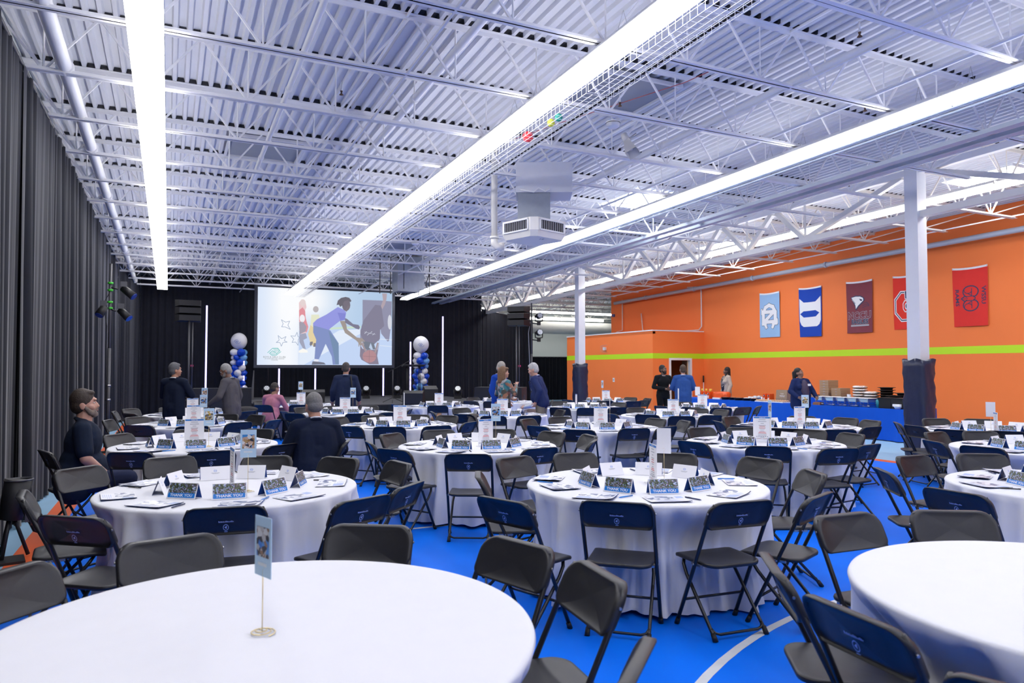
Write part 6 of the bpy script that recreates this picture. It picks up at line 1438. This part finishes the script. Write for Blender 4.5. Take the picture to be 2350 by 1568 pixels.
NAVY = (.010, .014, .032)
WHITE = (.60, .13, .07)
ex = None
L_ = (-.86, 8.47)
person('seated bearded man in navy polo shirt, hands in his lap beside the charcoal drapes', (L_[0]+.02, L_[1]+.01), heading(185, 92), (.50, .27, .20), 'short', (.006, .012, .030), (.018, .024, .062), h=1.13, fat=1.42, seat=True, lean=7, head=(4, 5), arms=('lap', 'lap'), style='polo', haircol=(.030, .018, .012), beard=(.20, .155, .13), vox=.010, shirt=(.006, .012, .030))
x, y = at(402, 12.95)
person('standing man in dark navy suit with crossed arms, looking to the stage centre', (x, y), heading(402, 35), (.45, .22, .14), 'short', (.008, .013, .032), (.010, .012, .026), h=1.0, fat=1.05, head=(38, -2), arms=('cross1', 'cross2'), haircol=(.10, .10, .11), shirt=(.7, .7, .72))
x, y = at(533, 13.15)
person('standing man in grey blazer looking down at the table, grey cropped hair', (x, y), heading(533, -62), (.20, .10, .065), 'crop', (.085, .08, .09), (.012, .012, .016), h=1.0, fat=1.08, lean=5, head=(-14, -24), arms=('down', 'out'), haircol=(.28, .27, .26), shirt=(.25, .36, .52), beard=(.20, .18, .17))
L_ = CH['T19'][2]
person('seated person in pink checked shirt writing at the table before the stage', (L_[0]+.02, L_[1]+.02), heading(630, 32), (.30, .16, .10), 'crop', (.50, .20, .27), (.010, .010, .013), h=1.02, fat=1.12, seat=True, lean=16, head=(25, -8), arms=('table', 'table'), style='shirt', haircol=(.03, .022, .018))
x, y = at(794, 15.9)
def bagstrap(t, Q, N, A): MB().tube([Q(.16, -.145, 1.0), Q(.135, -.158, 1.25), Q(.11, -.10, 1.462), Q(.11, .05, 1.46)], .016, 6).build('bag_strap', 'black', t)
person('standing man in navy suit seen from behind with a bag strap, before the projection screen', (x, y), heading(794, 2), (.42, .22, .15), 'crop', (.014, .022, .058), (.012, .018, .045), h=1.02, fat=1.16, head=(12, -8), arms=('down', 'down'), haircol=(.05, .04, .035), shirt=(.3, .34, .45), extra=bagstrap)
L_ = (1.50, 8.16)
person('seated grey-haired man in navy blazer seen from behind, leaning over the table', L_, heading(728, -14), (.45, .23, .16), 'receding', (.007, .012, .032), (.012, .013, .02), h=1.06, fat=1.32, seat=True, lean=10, head=(-10, -12), arms=('front', 'hip'), haircol=(.16, .155, .15), shirt=(.6, .62, .7), vox=.010)
x, y = at(1146, 15.6)
person('tall man in bright blue blazer behind the woman in patterned blouse', (x, y), heading(1146, 120), (.50, .27, .20), 'receding', (.008, .055, .36), (.010, .05, .30), h=1.03, fat=1.05, head=(10, -20), arms=('down', 'down'), haircol=(.36, .33, .29), shirt=(.6, .6, .65))
x, y = at(1156, 15.0)
blouse = crowd_mat('patterned_blouse', 12, [(.06, .06, .05), (.10, .085, .075), (.03, .16, .20), (.30, .30, .32), (.30, .13, .08), (.05, .05, .05)])
def pads(t, Q, N, A): MB().tube([Q(.05, .10, 1.44), Q(.03, .16, 1.28), Q(.0, .19, 1.16)], .005, 5).box(Q(.0, .195, 1.12), (.06, .008, .09)).build('lanyard_badge', 'card', t)
person('woman with brown bob in patterned blouse, hands raised while talking', (x, y), heading(1156, 55), (.55, .30, .22), 'bob', blouse, (.05, .05, .06), h=.965, fat=1.0, head=(22, 0), arms=('chest', 'front'), style='shirt', haircol=(.17, .09, .045), woman=True, extra=pads)
L_ = CH['T23'][3]
person('seated fair-haired woman in pale blouse behind the man in khaki trousers', (L_[0], L_[1]), heading(1216, -78), (.55, .32, .24), 'long', (.50, .52, .56), (.22, .16, .14), h=.95, fat=.98, seat=True, lean=10, head=(0, -6), arms=('table', 'table'), style='shirt', haircol=(.42, .27, .14), woman=True)
x, y = at(1243, 14.9)
person('white-haired man in navy blazer and khaki trousers leaning forward, hand in pocket', (x, y), heading(1243, -72), (.52, .29, .22), 'short', (.018, .030, .105), (.22, .19, .15), h=1.02, fat=1.1, lean=14, head=(-8, -14), arms=('down', 'pocket'), haircol=(.45, .44, .43), shirt=(.40, .50, .70), badge=-1, hem=.93)
x, y = at(1521, 19.8)
person('standing man in black quarter-zip top with clasped hands beside the open door', (x, y), heading(1521, 152), (.16, .085, .055), 'crop', (.008, .010, .013), (.008, .008, .010), h=1.0, fat=1.06, head=(-38, 0), arms=('clasp', 'clasp'), style='shirt', haircol=(.008, .007, .007), shirt=(.55, .56, .58), beard=(.02, .015, .012))
x, y = at(1567, 18.9)
person('man in mid blue blazer seen from behind, talking before the open door', (x, y), heading(1567, -4), (.48, .26, .19), 'crop', (.030, .085, .28), (.13, .12, .12), h=1.0, fat=1.14, head=(-6, -4), arms=('front', 'front'), haircol=(.07, .045, .03), shirt=(.55, .6, .75))
x, y = at(1667, 23.3)
dots = crowd_mat('dark_dotted_blouse', 30, [(.02, .02, .025), (.02, .02, .025), (.30, .28, .28), (.03, .03, .04)])
def inner(t, Q, N, A):
    m = MB(); m.ell(Q(0, .115, 1.18), (.090, .085, .28)); o = m.build('dotted_blouse', dots, t)
person('woman with braids in beige jacket over dotted blouse behind the buffet', (x, y), heading(1667, -112), (.20, .10, .065), 'braids', (.50, .42, .34), (.03, .028, .032), h=.97, fat=1.06, head=(28, 2), arms=('down', 'down'), haircol=(.012, .008, .007), woman=True, extra=inner)
x, y = at(1836, 17.3)
def inner2(t, Q, N, A):
    m = MB(); m.ell(Q(0, .16, 1.12), (.105, .135, .34)); m.build('plum_blouse', mat('plum_blouse', (.05, .035, .075), .7, noise=(40, .5)), t)
person('woman with ponytail in navy blazer and name badge standing before the buffet', (x, y), heading(1836, 148), (.24, .125, .085), 'pony', (.010, .020, .085), (.006, .030, .048), h=.955, fat=1.36, head=(-32, 14), arms=('out', 'out'), haircol=(.010, .008, .008), woman=True, badge=1, extra=inner2)
flush()
# clothes hung over chairs
x, y = at(566, 14.6)
m = MB(); m.ell((0, 0, .80), (.26, .10, .07)); m.ell((0, -.07, .62), (.25, .05, .2)); m.ell((0, .07, .66), (.24, .04, .15)); o = m.build('draped_coat', mat('dark_coat', (.035, .033, .036), .85, bump=(14, .8)), None, (x, y, .02), .3)
tag(o, 'dark coat draped over a chair back behind the grey blazer', 'coat'); QUEUE.append((o, .016, 4))
x, y = CH['T20'][0][0], CH['T20'][0][1]
m = MB(); m.ell((0, .05, .52), (.17, .12, .09)); m.ell((.08, .1, .60), (.06, .06, .07)); o = m.build('brown_handbag', mat('tan_leather', (.30, .16, .08), .5), None, (x, y, -.0), .2)
tag(o, 'tan handbag lying on a chair seat before the stage', 'bag'); QUEUE.append((o, .014, 3))
m = MB(); m.ell((0, 0, .81), (.12, .06, .05)); m.ell((-.02, -.05, .70), (.11, .04, .12)); o = m.build('grey_jacket', mat('grey_jacket_cloth', (.10, .09, .085), .85), None, (CH['T17'][4][0]-.05, CH['T17'][4][1]-.2, 0), 0)
tag(o, 'grey-brown jacket hung on a chair back near the tan handbag', 'jacket'); QUEUE.append((o, .014, 3))
flush()
bpy.context.view_layer.update()
